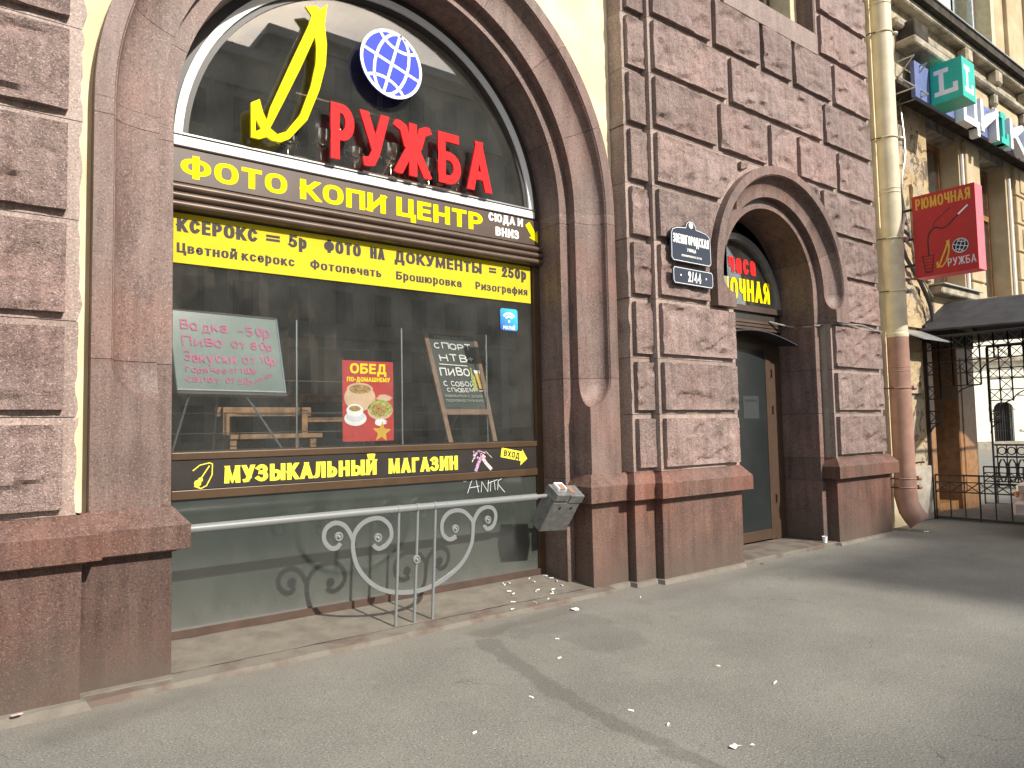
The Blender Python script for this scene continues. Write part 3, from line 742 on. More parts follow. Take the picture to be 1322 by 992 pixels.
# ---- big shop window
W = MB()
W.box(1.33, 5.0, .66, .70, .10, .14)
wf = MB()
y0, y1 = .59, .68
wf.box(1.325, 1.41, y0, y1, .14, 3.80); wf.box(4.925, 5.01, y0, y1, .14, 3.80)
wf.box(1.41, 4.925, y0, y1, 1.423, 1.477); wf.box(1.41, 4.925, y0, y1, 1.130, 1.198)
sw = wf.build('shop_window_frame', 'brown_alu', B); bevel(sw, .004, 2)
mb = MB(); mb.box(1.33, 5.005, .58, .69, .125, .185); mb.build('bottom_rail', 'brown_fascia', sw)
mb = MB(); mb.box(1.41, 4.925, .625, .635, 1.47, 3.30); mb.build('pane', 'glass', sw)
mb = MB(); mb.box(1.41, 4.925, .615, .64, .18, 1.14); mb.build('pane', 'fogged', sw)
mb = MB()
n = 48
def ring(mb, cx, cz, r0, r1, y0, y1, a0=0, a1=180, n=48):
    R = []
    for i in range(n + 1):
        a = rad(a0 + (a1 - a0) * i / n); c, s_ = math.cos(a), math.sin(a)
        R.append([(cx + r1 * c, y0, cz + r1 * s_), (cx + r0 * c, y0, cz + r0 * s_), (cx + r0 * c, y1, cz + r0 * s_), (cx + r1 * c, y1, cz + r1 * s_)])
    mb.rings(R, True, True)
ring(mb, *LC, 1.765, 1.845, .585, .69); mb.build('arch_frame', 'dark_frame', sw, smooth=False)
mb = MB(); ring(mb, *LC, 1.705, 1.767, .565, .62, 2.5, 177.5); bd = mb.build('arch_bead', 'white_paint', sw, smooth=False)
mb = MB(); ring(mb, *LC, 1.66, 1.706, .59, .63, 2.5, 177.5); mb.build('arch_bead', 'dark_frame', sw, smooth=False)
mb = MB(); mb.box(1.40, 4.94, .565, .63, 3.795, 3.872); bevel(mb.build('transom', 'white_paint', sw), .006, 2)
mb = MB(); mb.box(1.40, 4.94, .555, .64, 3.880, 3.892); mb.build('transom_lip', 'grey_alu', sw)
mb = MB(); P = [(LC[0] + 1.70 * math.cos(rad(a)), LC[1] + .08 + 1.62 * math.sin(rad(a))) for a in range(0, 181, 5)]; mb.prism(P, .60, .606); mb.build('pane', 'glass', sw)
mb = MB(); mb.box(1.33, 5.005, .60, .69, 3.30, 3.80); mb.build('shutter_box', 'dark_frame', sw)
for k_ in range(3):
    mb = MB(); zc = 3.30 + .035 + k_ * .066; R = []
    for x in (1.335, 5.0):
        R.append([(x, .56 - .045 * math.sin(q / 8 * math.pi), zc + .033 * math.cos(q / 8 * math.pi)) for q in range(9)] + [(x, .62, zc - .033), (x, .62, zc + .033)])
    mb.rings(R); mb.smooth = True; mb.build('ribbed_rail', 'brown_mauve', sw)
# window board and room behind the glass
mb = MB(); mb.box(1.0, 5.6, .69, 1.35, 1.44, 1.478); mb.build('window_board', 'dark_brown', B)
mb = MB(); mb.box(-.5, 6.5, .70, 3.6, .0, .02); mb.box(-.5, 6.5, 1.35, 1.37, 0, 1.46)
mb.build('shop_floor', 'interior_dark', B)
mb = MB()
ring(mb, LC[0], LC[1], 1.78, 2.0, .70, 1.55); mb.box(5.02, 5.35, .70, 1.3, 1.62, 2.80); mb.box(5.03, 5.25, .7, 1.55, 2.8, 3.8); mb.box(1.10, 1.30, .7, 1.5, .1, 3.8)
mb.build('inner_reveal', 'interior_grey', B, smooth=False)
mb = MB(); mb.box(1.3, 5.02, .72, .76, 3.42, 3.78); mb.build('valance', 'interior_dark', B)
mb = MB(); R = []
for i in range(121):
    x = 0.6 + 5.2 * i / 120; R.append([(x, 3.2 + .06 * math.sin(i * .9) + .03 * math.sin(i * 2.3), 1.0), (x, 3.2 + .06 * math.sin(i * .9) + .03 * math.sin(i * 2.3), 6.2)])
mb.rings(R, False, False); mb.smooth = True; mb.build('curtain', 'curtain', B)
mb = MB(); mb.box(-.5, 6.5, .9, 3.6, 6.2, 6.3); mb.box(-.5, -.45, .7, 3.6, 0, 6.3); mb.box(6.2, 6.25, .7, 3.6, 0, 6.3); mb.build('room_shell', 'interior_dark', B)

# ---- doorway
mb = MB(); mb.box(7.30, 7.42, .50, .60, .05, 2.95); mb.box(9.06, 9.32, .50, .62, .05, 2.95); mb.box(7.42, 9.06, .50, .60, 2.70, 2.95)
df = mb.build('door_frame', 'dark_brown', B)
mb = MB(); mb.box(8.93, 9.05, .49, .53, .06, 2.70); mb.box(7.42, 7.54, .49, .53, .06, 2.70); mb.box(7.54, 8.93, .49, .53, .07, .20); mb.box(7.54, 8.93, .49, .53, 2.60, 2.70)
M['door_brown'] = simple('dull_brown_door', (.060, .034, .020), .5)
dr = bevel(mb.build('door', 'door_brown', B), .004)
mb = MB(); mb.box(7.54, 8.93, .50, .515, .20, 2.60)
k = NT('dusty_door_glass', .3, .3); k.col(k.ramp(k.noise(2, 5), (.3, (.014, .017, .018)), (.7, (.024, .028, .028)))); M['door_glass'] = k.m
mb.build('pane', 'door_glass', dr)
for z in (.55, 1.75, 2.25):
    mb = MB(); mb.box(9.06, 9.10, .475, .50, z, z + .10); mb.build('hinge', 'brown_alu', df)
mb = MB(); R = []
for i in range(17):
    t = i / 16; x = 7.36 + 1.90 * t; zt = 2.66 + .15 * math.sin(math.pi * min(1, t * .98 + .02)); R.append([(x, .18, zt), (x, .50, zt + .03), (x, .50, zt + .015), (x, .18, zt - .012)])
mb.rings(R); mb.build('door_hood', 'black_sheet', B, smooth=False)
mb = MB()
for q in range(3): mb.box(7.33, 9.30, .44 - .006 * q, .50, 2.86 + q * .045, 2.895 + q * .045)
mb.build('door_slats', 'brown_mauve', B)
mb = MB(); mb.box(7.33, 9.30, .47, .60, 2.83, 3.13); mb.build('door_header', 'dark_frame', B)
mb = MB(); mb.box(7.33, 9.29, .43, .52, 3.10, 3.18); lf = mb.build('fanlight_frame', 'brown_fascia', B)
mb = MB(); ring(mb, SC[0], 3.14, .90, .985, .44, .52, 2, 178); mb.build('arch_bead', 'grey_alu', lf, smooth=False)
mb = MB(); P = [(SC[0] + .93 * math.cos(rad(a)), 3.15 + .93 * math.sin(rad(a))) for a in range(0, 181, 6)]; mb.prism(P, .475, .48); mb.build('pane', 'glass', lf)
mb = MB(); P = [(SC[0] + .98 * math.cos(rad(a)), 3.15 + 1.15 * math.sin(rad(a))) for a in range(0, 181, 6)]; mb.prism(P, .62, .64); mb.build('fanlight_back', 'interior_dark', lf)
mb = MB(); mb.box(7.33, 9.31, .60, .64, 0, 3.2); mb.build('door_back', 'interior_dark', B)
t = thing('fanlight_lettering', (8.3, .47, 3.2), 'red and yellow window lettering in the fanlight over the small arched doorway', 'lettering')
text('РЮМОЧНАЯ', 1.53, .29, .19, fn=face(7.54, 3.245, .470)).build('lettering', 'yellow_letter', t, smooth=False)
text('часа', .60, .27, .21, fn=face(8.16, 3.60, .470)).build('lettering', 'red_letter', t, smooth=False)
M['notice_dim'] = simple('faded_notice', (.032, .037, .039), .5); mb = MB(); mb.box(8.40, 8.75, .4975, .4995, 1.68, 1.98); mb.build('notice', 'notice_dim', dr)
text('РЮМОЧНАЯ', .26, .035, .2, mb=(mb := MB()), fn=face(8.44, 1.90, .497)); mb.build('lettering', 'black_iron', dr)

# ---- upper window above the doorway
mb = MB(); mb.box(7.26, 9.37, -.235, .1, 6.575, 6.86); bevel(mb.build('window_sill', 'granite_flat', B), .008, 2)
uw = MB(); uw.box(9.06, 9.20, .36, .44, 6.86, 9.05); uw.box(7.27, 7.4, .36, .44, 6.86, 9.05); uw.box(8.2, 8.28, .36, .44, 6.86, 9.05); uw.box(7.4, 9.06, .36, .44, 6.86, 6.95)
uf = uw.build('window_frame', 'brown_mauve', B)
mb = MB(); mb.box(7.4, 9.06, .40, .41, 6.95, 9.05); mb.build('pane', 'glass', uf)
mb = MB(); R = [[(7.4 + 1.68 * i / 60, .55 + .03 * math.sin(i * 1.1), z) for z in (6.8, 9.05)] for i in range(61)]
mb.rings(R, False, False); mb.smooth = True; mb.build('lace_curtain', 'lace', uf)
mb = MB(); mb.box(9.20, 9.42, .05, .5, 6.86, 9.05); mb.build('window_reveal', 'beige_reveal', B)
mb = MB(); mb.box(9.36, 9.40, YC + .003, .05, 6.86, 9.05); mb.box(9.18, 9.40, -.02, .052, 6.865, 9.05) if False else None; mb.build('window_reveal', 'granite_arch', B)
mb = MB(); mb.box(7.27, 9.42, .6, .62, 6.6, 9.05); mb.build('window_back', 'interior_dark', B)

# ================================================================ SIGNS ON THE SHOP WINDOW
def board(name, x0, x1, z0, z1, yf, yb, mat, parent, bv=.003):
    mb = MB(); mb.box(x0, x1, yf, yb, z0, z1); o = mb.build(name, mat, parent)
    if bv: bevel(o, bv)
    return o
def word(t, txt, x0, x1, z0, z1, y, wt, mat, **kw):
    return text(txt, x1 - x0, z1 - z0, wt, fn=face(x0, z0, y), **kw).build('lettering', mat, t, smooth=False)
# fascia
t = thing('fascia_sign', (3.17, .56, 3.51), 'long brown board with thick yellow letters reading ФОТО КОПИ ЦЕНТР under the arched pane', 'sign')
board('board', 1.335, 5.0, 3.512, 3.775, .565, .60, 'brown_fascia', t)
word(t, 'ФОТО', 1.45, 2.275, 3.558, 3.722, .564, .315, 'yellow_letter', gap=.10)
word(t, 'КОПИ', 2.385, 3.185, 3.553, 3.722, .564, .315, 'yellow_letter', gap=.10)
word(t, 'ЦЕНТР', 3.295, 4.262, 3.562, 3.735, .564, .315, 'yellow_letter', gap=.10)
word(t, 'СЮДА И', 4.335, 4.775, 3.684, 3.768, .564, .27, 'white_letter', gap=.10, space=.3)
word(t, 'ВНИЗ', 4.42, 4.72, 3.545, 3.635, .564, .27, 'white_letter', gap=.10)
mb = MB(); A = Vector((4.835, 3.73)); Bv = Vector((4.972, 3.545)); d = (Bv - A).normalized(); p = Vector((-d.y, d.x))
q = [A + p * .035, A + d * .135 + p * .035, A + d * .125 + p * .072, Bv, A + d * .125 - p * .072, A + d * .135 - p * .035, A - p * .035]
mb.add([(a.x, .5625, a.y) for a in q], [tuple(range(7))]); mb.build('arrow', 'yellow_letter', t)
# yellow banner
t = thing('price_banner', (3.17, .61, 2.907), 'bright yellow strip along the top of the window with dark prices for photocopies', 'banner')
board('banner_strip', 1.412, 4.905, 2.907, 3.29, .6205, .624, 'yellow_vinyl', t, 0)
Z = (3.146, 3.252)
for tx, a, b in (('КСЕРОКС', 1.44, 2.05), ('=', 2.12, 2.235), ('ФОТО', 2.62, 2.965), ('НА', 3.055, 3.20), ('ДОКУМЕНТЫ', 3.30, 4.28), ('=', 4.37, 4.46)):
    word(t, tx, a, b, *Z, .6200, .30, 'grey_letter', gap=.11)
word(t, '5р', 2.31, 2.465, *Z, .6200, .30, 'grey_letter', gap=.11)
word(t, '250р', 4.53, 4.85, *Z, .6200, .30, 'grey_letter', gap=.11)
Z = (2.985, 3.062)
for tx, a, b in (('Цветной ксерокс', 1.44, 2.36), ('Фотопечать', 2.495, 3.165), ('Брошюровка', 3.314, 4.035), ('Ризография', 4.20, 4.862)):
    word(t, tx, a, b, *Z, .6200, .27, 'grey_letter', gap=.12, space=.3)
# lower strip
t = thing('music_shop_sign', (3.17, .60, 1.2), 'dark strip under the display window reading МУЗЫКАЛЬНЫЙ МАГАЗИН with guitar emblem', 'sign')
board('board', 1.41, 4.925, 1.199, 1.422, .600, .62, 'sign_black', t)
word(t, 'МУЗЫКАЛЬНЫЙ', 1.79, 3.088, 1.232, 1.366, .5995, .285, 'yellow_soft', gap=.10)
word(t, 'МАГАЗИН', 3.206, 3.944, 1.232, 1.364, .5995, .285, 'yellow_soft', gap=.10)
mb = MB(); fn = face(1.56, 1.205, .5992); k_ = 0
def flat_strokes(mb, fn, pts, th, d=.0006):
    for i, q in enumerate(strokes(pts, th)): mb.add([fn(a, b, d + .00008 * (i % 3)) for a, b in q], [(0, 1, 2, 3)])
P = [(.02, .12)] + arc(.0, .02, .145, .165, 62, 40, 4)[:0]
flat_strokes(mb, fn, [(.0, .135), (.05, .175), (.12, .19), (.142, .18), (.14, .10), (.10, .02), (.06, .0), (.01, .02)], .008)
flat_strokes(mb, fn, [(.045, .055), (.12, .168)], .009, .001)
for cx, cy, r in ((.035, .04, .026), (.055, .065, .018)): mb.add([fn(cx + r * math.cos(a * .52), cy + r * math.sin(a * .52), .0014 + r * .01) for a in range(12)], [tuple(range(12))])
mb.build('guitar_emblem', 'yellow_soft', t)
mb = MB(); fn = frame((4.455, .5995, 1.335), (1, 0, -.19), (.19, 0, 1), (0, -1, 0))
mb.add([fn(a, b, .001) for a, b in ((0, -.005), (0, .09), (.26, .09), (.26, .115), (.34, .03), (.26, -.05), (.26, -.005))], [tuple(range(7))]); mb.build('arrow', 'yellow_soft', t)
text('ВХОД', .2, .06, .2, mb=(mb := MB()), fn=lambda a, b, d: fn(a + .035, b + .012, d + .0014)); mb.build('lettering', 'sign_black', t)
# crossed instruments picture
for col_, segs in (('violet_print', [[(.08, .0), (.12, .09), (.17, .16)], [(.05, .15), (.12, .20), (.2, .17)]]), ('pale_print', [[(.27, .01), (.20, .08), (.16, .13)], [(.04, .09), (.08, .17)], [(.2, .19), (.28, .12)]])):
    M[col_] = simple(col_, (.42, .25, .40) if col_[0] == 'v' else (.62, .46, .46), .5, var=.5, sc=60)
    mb = MB(); fn = face(4.07, 1.205, .5992)
    for i, s_ in enumerate(segs): flat_strokes(mb, fn, s_, [.034, .008, .006][i], .0006 + .0005 * i)
    for i in range(9):
        a, b, r = random.uniform(.05, .22), random.uniform(.12, .2), random.uniform(.006, .016)
        mb.add([fn(a + r * math.cos(q * 1.05), b + r * math.sin(q * 1.05), .002 + .0002 * i) for q in range(6)], [tuple(range(6))])
    mb.build('instrument_picture', col_, t)

# stand-off ДРУЖБА logo
t = thing('shop_logo', (3.17, .5, 3.93), 'stand-off logo ДРУЖБА in the arched pane, tall yellow first letter, red letters and a blue globe', 'sign')
def letter(ch, x0, x1, z0, z1):
    mb = text(ch, x1 - x0, z1 - z0, .170, thick=.025, fn=face(x0, z0, .50)); mb.build('letter', 'red_letter', t, smooth=False)
for ch, a, b in (('Р', 2.62, 2.84), ('У', 2.905, 3.17), ('Ж', 3.245, 3.605), ('Б', 3.695, 3.95), ('А', 4.03, 4.31)): letter(ch, a, b, 3.925, 4.415)
Yo = [(2.401, 5.168), (2.455, 5.11), (2.428, 5.017), (2.263, 4.619), (2.102, 4.221), (2.076, 4.11), (2.045, 4.17), (2.017, 4.271), (1.948, 4.224), (1.949, 3.946), (2.017, 3.945), (2.074, 3.975), (2.116, 3.956), (2.189, 3.958), (2.262, 4.004), (2.413, 4.196), (2.522, 4.482), (2.579, 4.712), (2.591, 4.901), (2.572, 5.065), (2.597, 5.26), (2.533, 5.191), (2.494, 5.208)]
Yh = [(2.485, 4.937), (2.360, 4.630), (2.226, 4.327), (2.102, 4.054), (2.16, 4.017), (2.233, 4.056), (2.352, 4.226), (2.445, 4.491), (2.489, 4.701), (2.496, 4.84)]
Yt = [(1.985, 4.10), (1.985, 4.0), (2.03, 4.03)]
def poly_holes(outer, holes, fn, y0, y1, name, mat, parent):
    cu = bpy.data.curves.new(name, 'CURVE'); cu.dimensions = '2D'; cu.fill_mode = 'BOTH'; cu.extrude = (y1 - y0) / 2
    for P in [outer] + holes:
        s_ = cu.splines.new('POLY'); s_.points.add(len(P) - 1); s_.use_cyclic_u = True
        for p, (a, b) in zip(s_.points, P): p.co = (a, b, 0, 1)
    o = bpy.data.objects.new('tmp', cu); C.objects.link(o)
    dg = bpy.context.evaluated_depsgraph_get(); me = bpy.data.meshes.new_from_object(o.evaluated_get(dg))
    V_ = [tuple(v.co) for v in me.vertices]; F_ = [tuple(p.vertices) for p in me.polygons]
    bpy.data.objects.remove(o); bpy.data.curves.remove(cu)
    mb = MB(); mb.add([fn(a, b, -c) for a, b, c in V_], F_); return mb.build(name, mat, parent, smooth=False)
def logo_d(parent, fn, sc, name='letter', mat='yellow_letter', th=.012):
    f = lambda P: [((a - 1.948) * sc, (b - 3.945) * sc) for a, b in P]
    return poly_holes(f(Yo), [f(Yh), f(Yt)], fn, -th, th, name, mat, parent)
logo_d(t, lambda a, b, c: (1.948 + a, .488 - c * -1, 3.945 + b), 1.0)
def globe(parent, fn, r, mats=('blue_acrylic', 'white_acrylic')):
    mb = MB(); D = [(r * math.cos(a * math.pi / 16), r * math.sin(a * math.pi / 16)) for a in range(32)]
    mb.prism(D, 0, .02 * r / .3, lambda a, b, d: fn(a, b, d)); mb.build('globe', mats[0], parent, smooth=False)
    mb = MB(); tl = rad(-17); th = .045 * r; d0 = .02 * r / .3; kk = 0
    def rt(p): return [(a * math.cos(tl) - b * math.sin(tl), a * math.sin(tl) + b * math.cos(tl)) for a, b in p]
    L = [arc(0, 0, r * .965, r * .965, 0, 360, 36), rt([(0, -r * .96), (0, r * .96)]), rt([(-r * .96, 0), (r * .96, 0)]), rt(arc(0, 0, r * .52, r * .97, 0, 360, 24)),
         rt(arc(0, r * 1.25, r * .85, r * .75, 224, 316, 10)), rt(arc(0, -r * 1.25, r * .85, r * .75, 44, 136, 10))]
    for P in L:
        for q in strokes(P, th * 2):
            dd = d0 + .001 + .0001 * (kk % 9); kk += 1
            mb.add([fn(a, b, dd) for a, b in q], [(0, 1, 2, 3)])
    mb.build('globe_grid', mats[1], parent, smooth=False)
globe(t, lambda a, b, d: (3.216 + a, .50 - d, 4.915 + b), .312)
for x, z in ((2.72, 4.2), (3.06, 4.1), (3.42, 4.2), (3.8, 4.2), (4.17, 4.1), (3.216, 4.9), (2.5, 4.6)):
    mb = MB(); mb.tube([(x, .50, z), (x, .60, z)], .006, 6); mb.build('spacer', 'chrome', t)

# sticker and poster on the glass
t = thing('wifi_sticker', (4.6, .62, 2.7), 'small blue sticker with white wireless symbol at the right end of the display window', 'sticker')
mb = MB(); fn = face(4.50, 2.60, .6235); r_ = .03; Q = []
for cx, cy, a0 in ((.20, .20, 0), (.03, .20, 90), (.03, .03, 180), (.20, .03, 270)): Q += [(cx + .027 * math.cos(rad(a0 + q * 22.5)), cy + .027 * math.sin(rad(a0 + q * 22.5))) for q in range(5)]
mb.add([fn(a, b, 0) for a, b in Q], [tuple(range(len(Q)))]); mb.build('sticker_face', 'wifi', t)
mb = MB()
for r, th in ((.085, .022), (.050, .020)): flat_strokes(mb, fn, arc(.115, .10, r, r * .95, 145, 35, 8), th, .0008)
mb.add([fn(.115 + .014 * math.cos(q * .7), .098 + .014 * math.sin(q * .7), .001) for q in range(9)], [tuple(range(9))]); mb.build('wireless_symbol', 'white_acrylic', t)
text('РЕСУАЙ', .15, .035, .22, mb=(mb := MB()), fn=face(4.54, 2.615, .6233)); mb.build('lettering', 'white_acrylic', t)

t = thing('lunch_poster', (3.04, .63, 1.523), 'red lunch poster with clay pot, cup and plate of food, ОБЕД in yellow', 'poster')
board('sheet', 2.79, 3.284, 1.524, 2.228, .6385, .6405, 'poster_red', t, 0)
py = .6382
word(t, 'ОБЕД', 2.862, 3.215, 2.115, 2.205, py, .24, 'yellow_letter', gap=.1)
word(t, 'ПО-ДОМАШНЕМУ', 2.832, 3.25, 2.045, 2.085, py, .24, 'yellow_letter', gap=.1)
def blob(cx, cy, rx, ry, mat, d, nm, jag=0., n=28):
    mb = MB(); rng = random.Random(cx * 99)
    mb.add([(2.79 + cx + rx * math.cos(a * 6.283 / n) * (1 + rng.uniform(-jag, jag)), py - d, 1.524 + cy + ry * math.sin(a * 6.283 / n) * (1 + rng.uniform(-jag, jag))) for a in range(n)], [tuple(range(n))])
    return mb.build(nm, mat, t)
blob(.165, .38, .150, .115, 'clay', .0004, 'pot_picture'); blob(.165, .455, .125, .055, 'clay', .0006, 'pot_picture'); blob(.165, .455, .105, .040, 'food', .0008, 'pot_picture')
blob(.36, .27, .125, .085, 'clay', .0004, 'plate_picture'); blob(.36, .285, .115, .075, 'greens', .0006, 'plate_picture', .1); blob(.35, .28, .08, .05, 'food', .0008, 'plate_picture', .2)
blob(.12, .20, .105, .065, 'white_acrylic', .0010, 'cup_picture'); blob(.12, .22, .09, .05, 'grey_film', .0011, 'cup_picture'); blob(.115, .27, .08, .055, 'white_acrylic', .0012, 'cup_picture'); blob(.115, .285, .055, .025, 'food', .0014, 'cup_picture')
blob(.36, .165, .06, .03, 'white_acrylic', .0007, 'garlic_picture', .25); blob(.40, .38, .075, .03, 'clay', .0005, 'garlic_picture', .2)
mb = MB(); P = []
for q in range(10): r = .095 if q % 2 == 0 else .042; P.append((3.165 + r * math.cos(rad(90 + q * 36 - 4)), py - .0009, 1.60 + r * math.sin(rad(90 + q * 36 - 4))))
mb.add(P, [tuple(range(10))]); mb.build('star_picture', 'gold', t)
# white graffiti scrawl on the lower pane
t = tag(None or (lambda mb: (lambda: [flat_strokes(mb, face(4.06, .98, .6125), p, .006) for p in ([(.0, .02), (.05, .14), (.10, .15), (.13, .02)], [(.02, .07), (.14, .08)], [(.16, .02), (.17, .12), (.24, .02), (.25, .13)], [(.28, .12), (.27, .02)], [(.24, .10), (.36, .13)], [(.32, .13), (.33, .03)], [(.36, .03), (.37, .12), (.42, .14)], [(.37, .08), (.45, .0)], [(-.04, .13), (-.035, .16)], [(-.02, .13), (-.015, .16)])])() and mb)(MB()).build('graffiti', 'grey_film'), 'white scratched scrawl on the lower dark pane near the rail end', 'graffiti')

# ================================================================ THINGS SHOWN BEHIND THE GLASS
def fr4(tl, tr, br, bl):
    tl, tr, br, bl = map(Vector, (tl, tr, br, bl)); return tl, tr, br, bl
t = thing('whiteboard_easel', (1.95, .95, 1.48), 'whiteboard with pink handwritten drink prices standing on thin legs behind the glass', 'whiteboard')
tl, tr, br, bl = Vector((1.47, 1.03, 2.62)), Vector((2.36, 1.03, 2.60)), Vector((2.40, .92, 1.955)), Vector((1.52, .92, 1.965))
ez = (tl - bl).normalized(); es = (tr - tl).normalized(); nrm = Vector((0, -1, -.17)).normalized()
mb = MB(); mb.rings([[tl, tr, br, bl], [p - nrm * .012 for p in (tl, tr, br, bl)]]); mb.build('board', 'whiteboard', t)
for a, b in ((tl, tr), (tr, br), (br, bl), (bl, tl)):
    mb = MB(); mb.tube([a, b], .010, 6); mb.build('edge_trim', 'chrome', t)
mb = MB(); mb.tube([bl + Vector((0, -.02, -.03)), br + Vector((0, -.02, -.03))], .022, 6); mb.build('tray', 'dark_frame', t)
for a, b in (((1.62, .93, 1.93), (1.46, .80, 1.48)), ((2.06, .93, 1.93), (2.32, .80, 1.48)), ((1.85, .97, 1.96), (1.88, 1.2, 1.48))):
    mb = MB(); mb.tube([a, b], .009, 6); mb.build('leg', 'chrome', t)
def hw(parent, txt, x, z, w_, h, wt=.13, o=None, mat='pink_marker', sd_=1, hand=.10, slant=0):
    fn0 = frame((o or bl) + es * 0 + nrm * .006, es, ez, nrm)
    text(txt, w_, h, wt, hand=hand, seed=sd_, mb=(mb := MB()), fn=lambda a, b, d: fn0(x - .29 + a, z + b + a * slant, d)); return mb.build('lettering', mat, parent)
hw(t, 'Водка', .37, .50, .38, .088, sd_=2); hw(t, '–', .84, .50, .04, .05); hw(t, '50р', .90, .49, .20, .085, sd_=3)
hw(t, 'Пиво', .38, .375, .32, .085, sd_=4); hw(t, 'от 80р', .76, .375, .35, .07, sd_=5)
hw(t, 'Закуски', .37, .24, .42, .085, sd_=6); hw(t, 'от 10р', .84, .25, .28, .075, sd_=7)
hw(t, 'горячее', .38, .15, .31, .052, sd_=8); hw(t, 'от 100р', .72, .16, .22, .052, sd_=9)
hw(t, 'салат', .37, .07, .26, .055, sd_=10); hw(t, 'от 50р', .68, .07, .22, .055, sd_=11)
hw(t, 'ШИ-ФИ', .92, .08, .16, .035, sd_=12, slant=.45)

t = thing('chalkboard_easel', (4.25, .95, 1.48), 'wooden framed chalkboard on splayed legs reading СПОРТ НТВ+ ПИВО С СОБОЙ', 'chalkboard')
TL, TR, BL_, BR_ = Vector((3.915, 1.16, 2.655)), Vector((4.575, 1.16, 2.652)), Vector((4.035, .79, 1.485)), Vector((4.505, .79, 1.485))
BL_ = Vector((3.975, .79, 1.485)); BR_ = Vector((4.515, .79, 1.485))
# legs keep the same plane as the board
nz_ = (TR - TL).cross(TL - BL_).normalized(); 
if nz_.y > 0: nz_ = -nz_
def plank(mb, a, b, wv, n_, th=.025):
    a, b, wv, n_ = Vector(a), Vector(b), Vector(wv), Vector(n_); mb.obox(a, b - a, wv, -n_ * th)
for nm, a, b in (('leg', TL, BL_), ('leg', TR - Vector((.05, 0, 0)), BR_)):
    mb = MB(); plank(mb, a, b, (.052, 0, 0), nz_); bevel(mb.build(nm, 'wood_brown', t), .003)
dz = (TL - BL_)
def atp(u, v): # u across, v up
    return (BL_ + dz * v).lerp(BR_ + (TR - BR_) * v, u)
mb = MB(); plank(mb, atp(.02, .955), atp(.98, .955), dz * .045, nz_, .02); mb.build('top_rail', 'wood_brown', t)
mb = MB(); plank(mb, atp(.06, .235), atp(.98, .235), dz * .045, nz_, .02); mb.build('bottom_rail', 'wood_brown', t)
mb = MB(); q = [atp(.07, .275), atp(.96, .275), atp(.96, .96), atp(.07, .96)]; mb.rings([[p - nz_ * .008 for p in q], [p - nz_ * .016 for p in q]]); mb.build('slate', 'chalkboard', t)
mb = MB(); mb.tube([atp(.5, .3) + Vector((0, .1, 0)), Vector((4.27, 1.32, 1.485))], .02, 6); mb.build('rear_leg', 'wood_brown', t)
ez2 = dz.normalized(); es2 = Vector((1, 0, 0))
def ch(txt, u, v, w_, h, wt=.11, sd_=1, mat='white_letter', hand=.09):
    fn0 = frame(atp(u, v) + nz_ * .002, es2, ez2, nz_); text(txt, w_, h, wt, hand=hand, seed=sd_, mb=(mb := MB()), fn=fn0); mb.build('lettering', mat, t)
M['chalk_dim'] = simple('faded_print', (.30, .34, .30), .7)
ch('ХАМОВНИКИ', .17, .905, .35, .032, .16, 1, 'chalk_dim', .01); ch('СПОРТ', .13, .81, .46, .070, .16, 2); ch('НТВ+', .20, .70, .42, .080, .16, 3)
mb = MB(); flat_strokes(mb, frame(atp(.16, .675) + nz_ * .003, es2, ez2, nz_), [(0, 0), (.34, -.01)], .009); mb.build('underline', 'white_letter', t)
ch('ПИВО', .15, .575, .37, .09, .15, 4); ch('С СОБОЙ', .16, .48, .37, .052, .14, 5); ch('СПЮБЕМ', .20, .43, .33, .042, .14, 6)
ch('ПИВОВАРЕНО С ДУШОЙ', .14, .385, .46, .026, .18, 7, 'chalk_dim', .01); ch('ПОДРОБНОСТИ В БАРЕ', .14, .345, .46, .026, .18, 8, 'chalk_dim', .01)
fnb = frame(atp(.76, .44) + nz_ * .003, es2, ez2, nz_)
mb = MB(); mb.add([fnb(a, b, .001) for a, b in ((0, 0), (.05, 0), (.05, .16), (.03, .20), (.03, .26), (.015, .26), (.015, .20), (0, .16))], [tuple(range(8))]); mb.build('bottle_picture', 'greens', t)
mb = MB(); mb.add([fnb(a, b, .002) for a, b in ((.075, .03), (.105, .03), (.125, .21), (.055, .21))], [(0, 1, 2, 3)]); mb.build('beer_picture', 'gold', t)
mb = MB(); mb.add([fnb(a, b, .003) for a, b in ((.055, .20), (.125, .20), (.128, .235), (.052, .235))], [(0, 1, 2, 3)]); mb.add([fnb(a, b, .003) for a, b in ((.06, 0), (.12, 0), (.12, .008), (.06, .008))], [(0, 1, 2, 3)]); mb.build('beer_picture', 'white_letter', t)

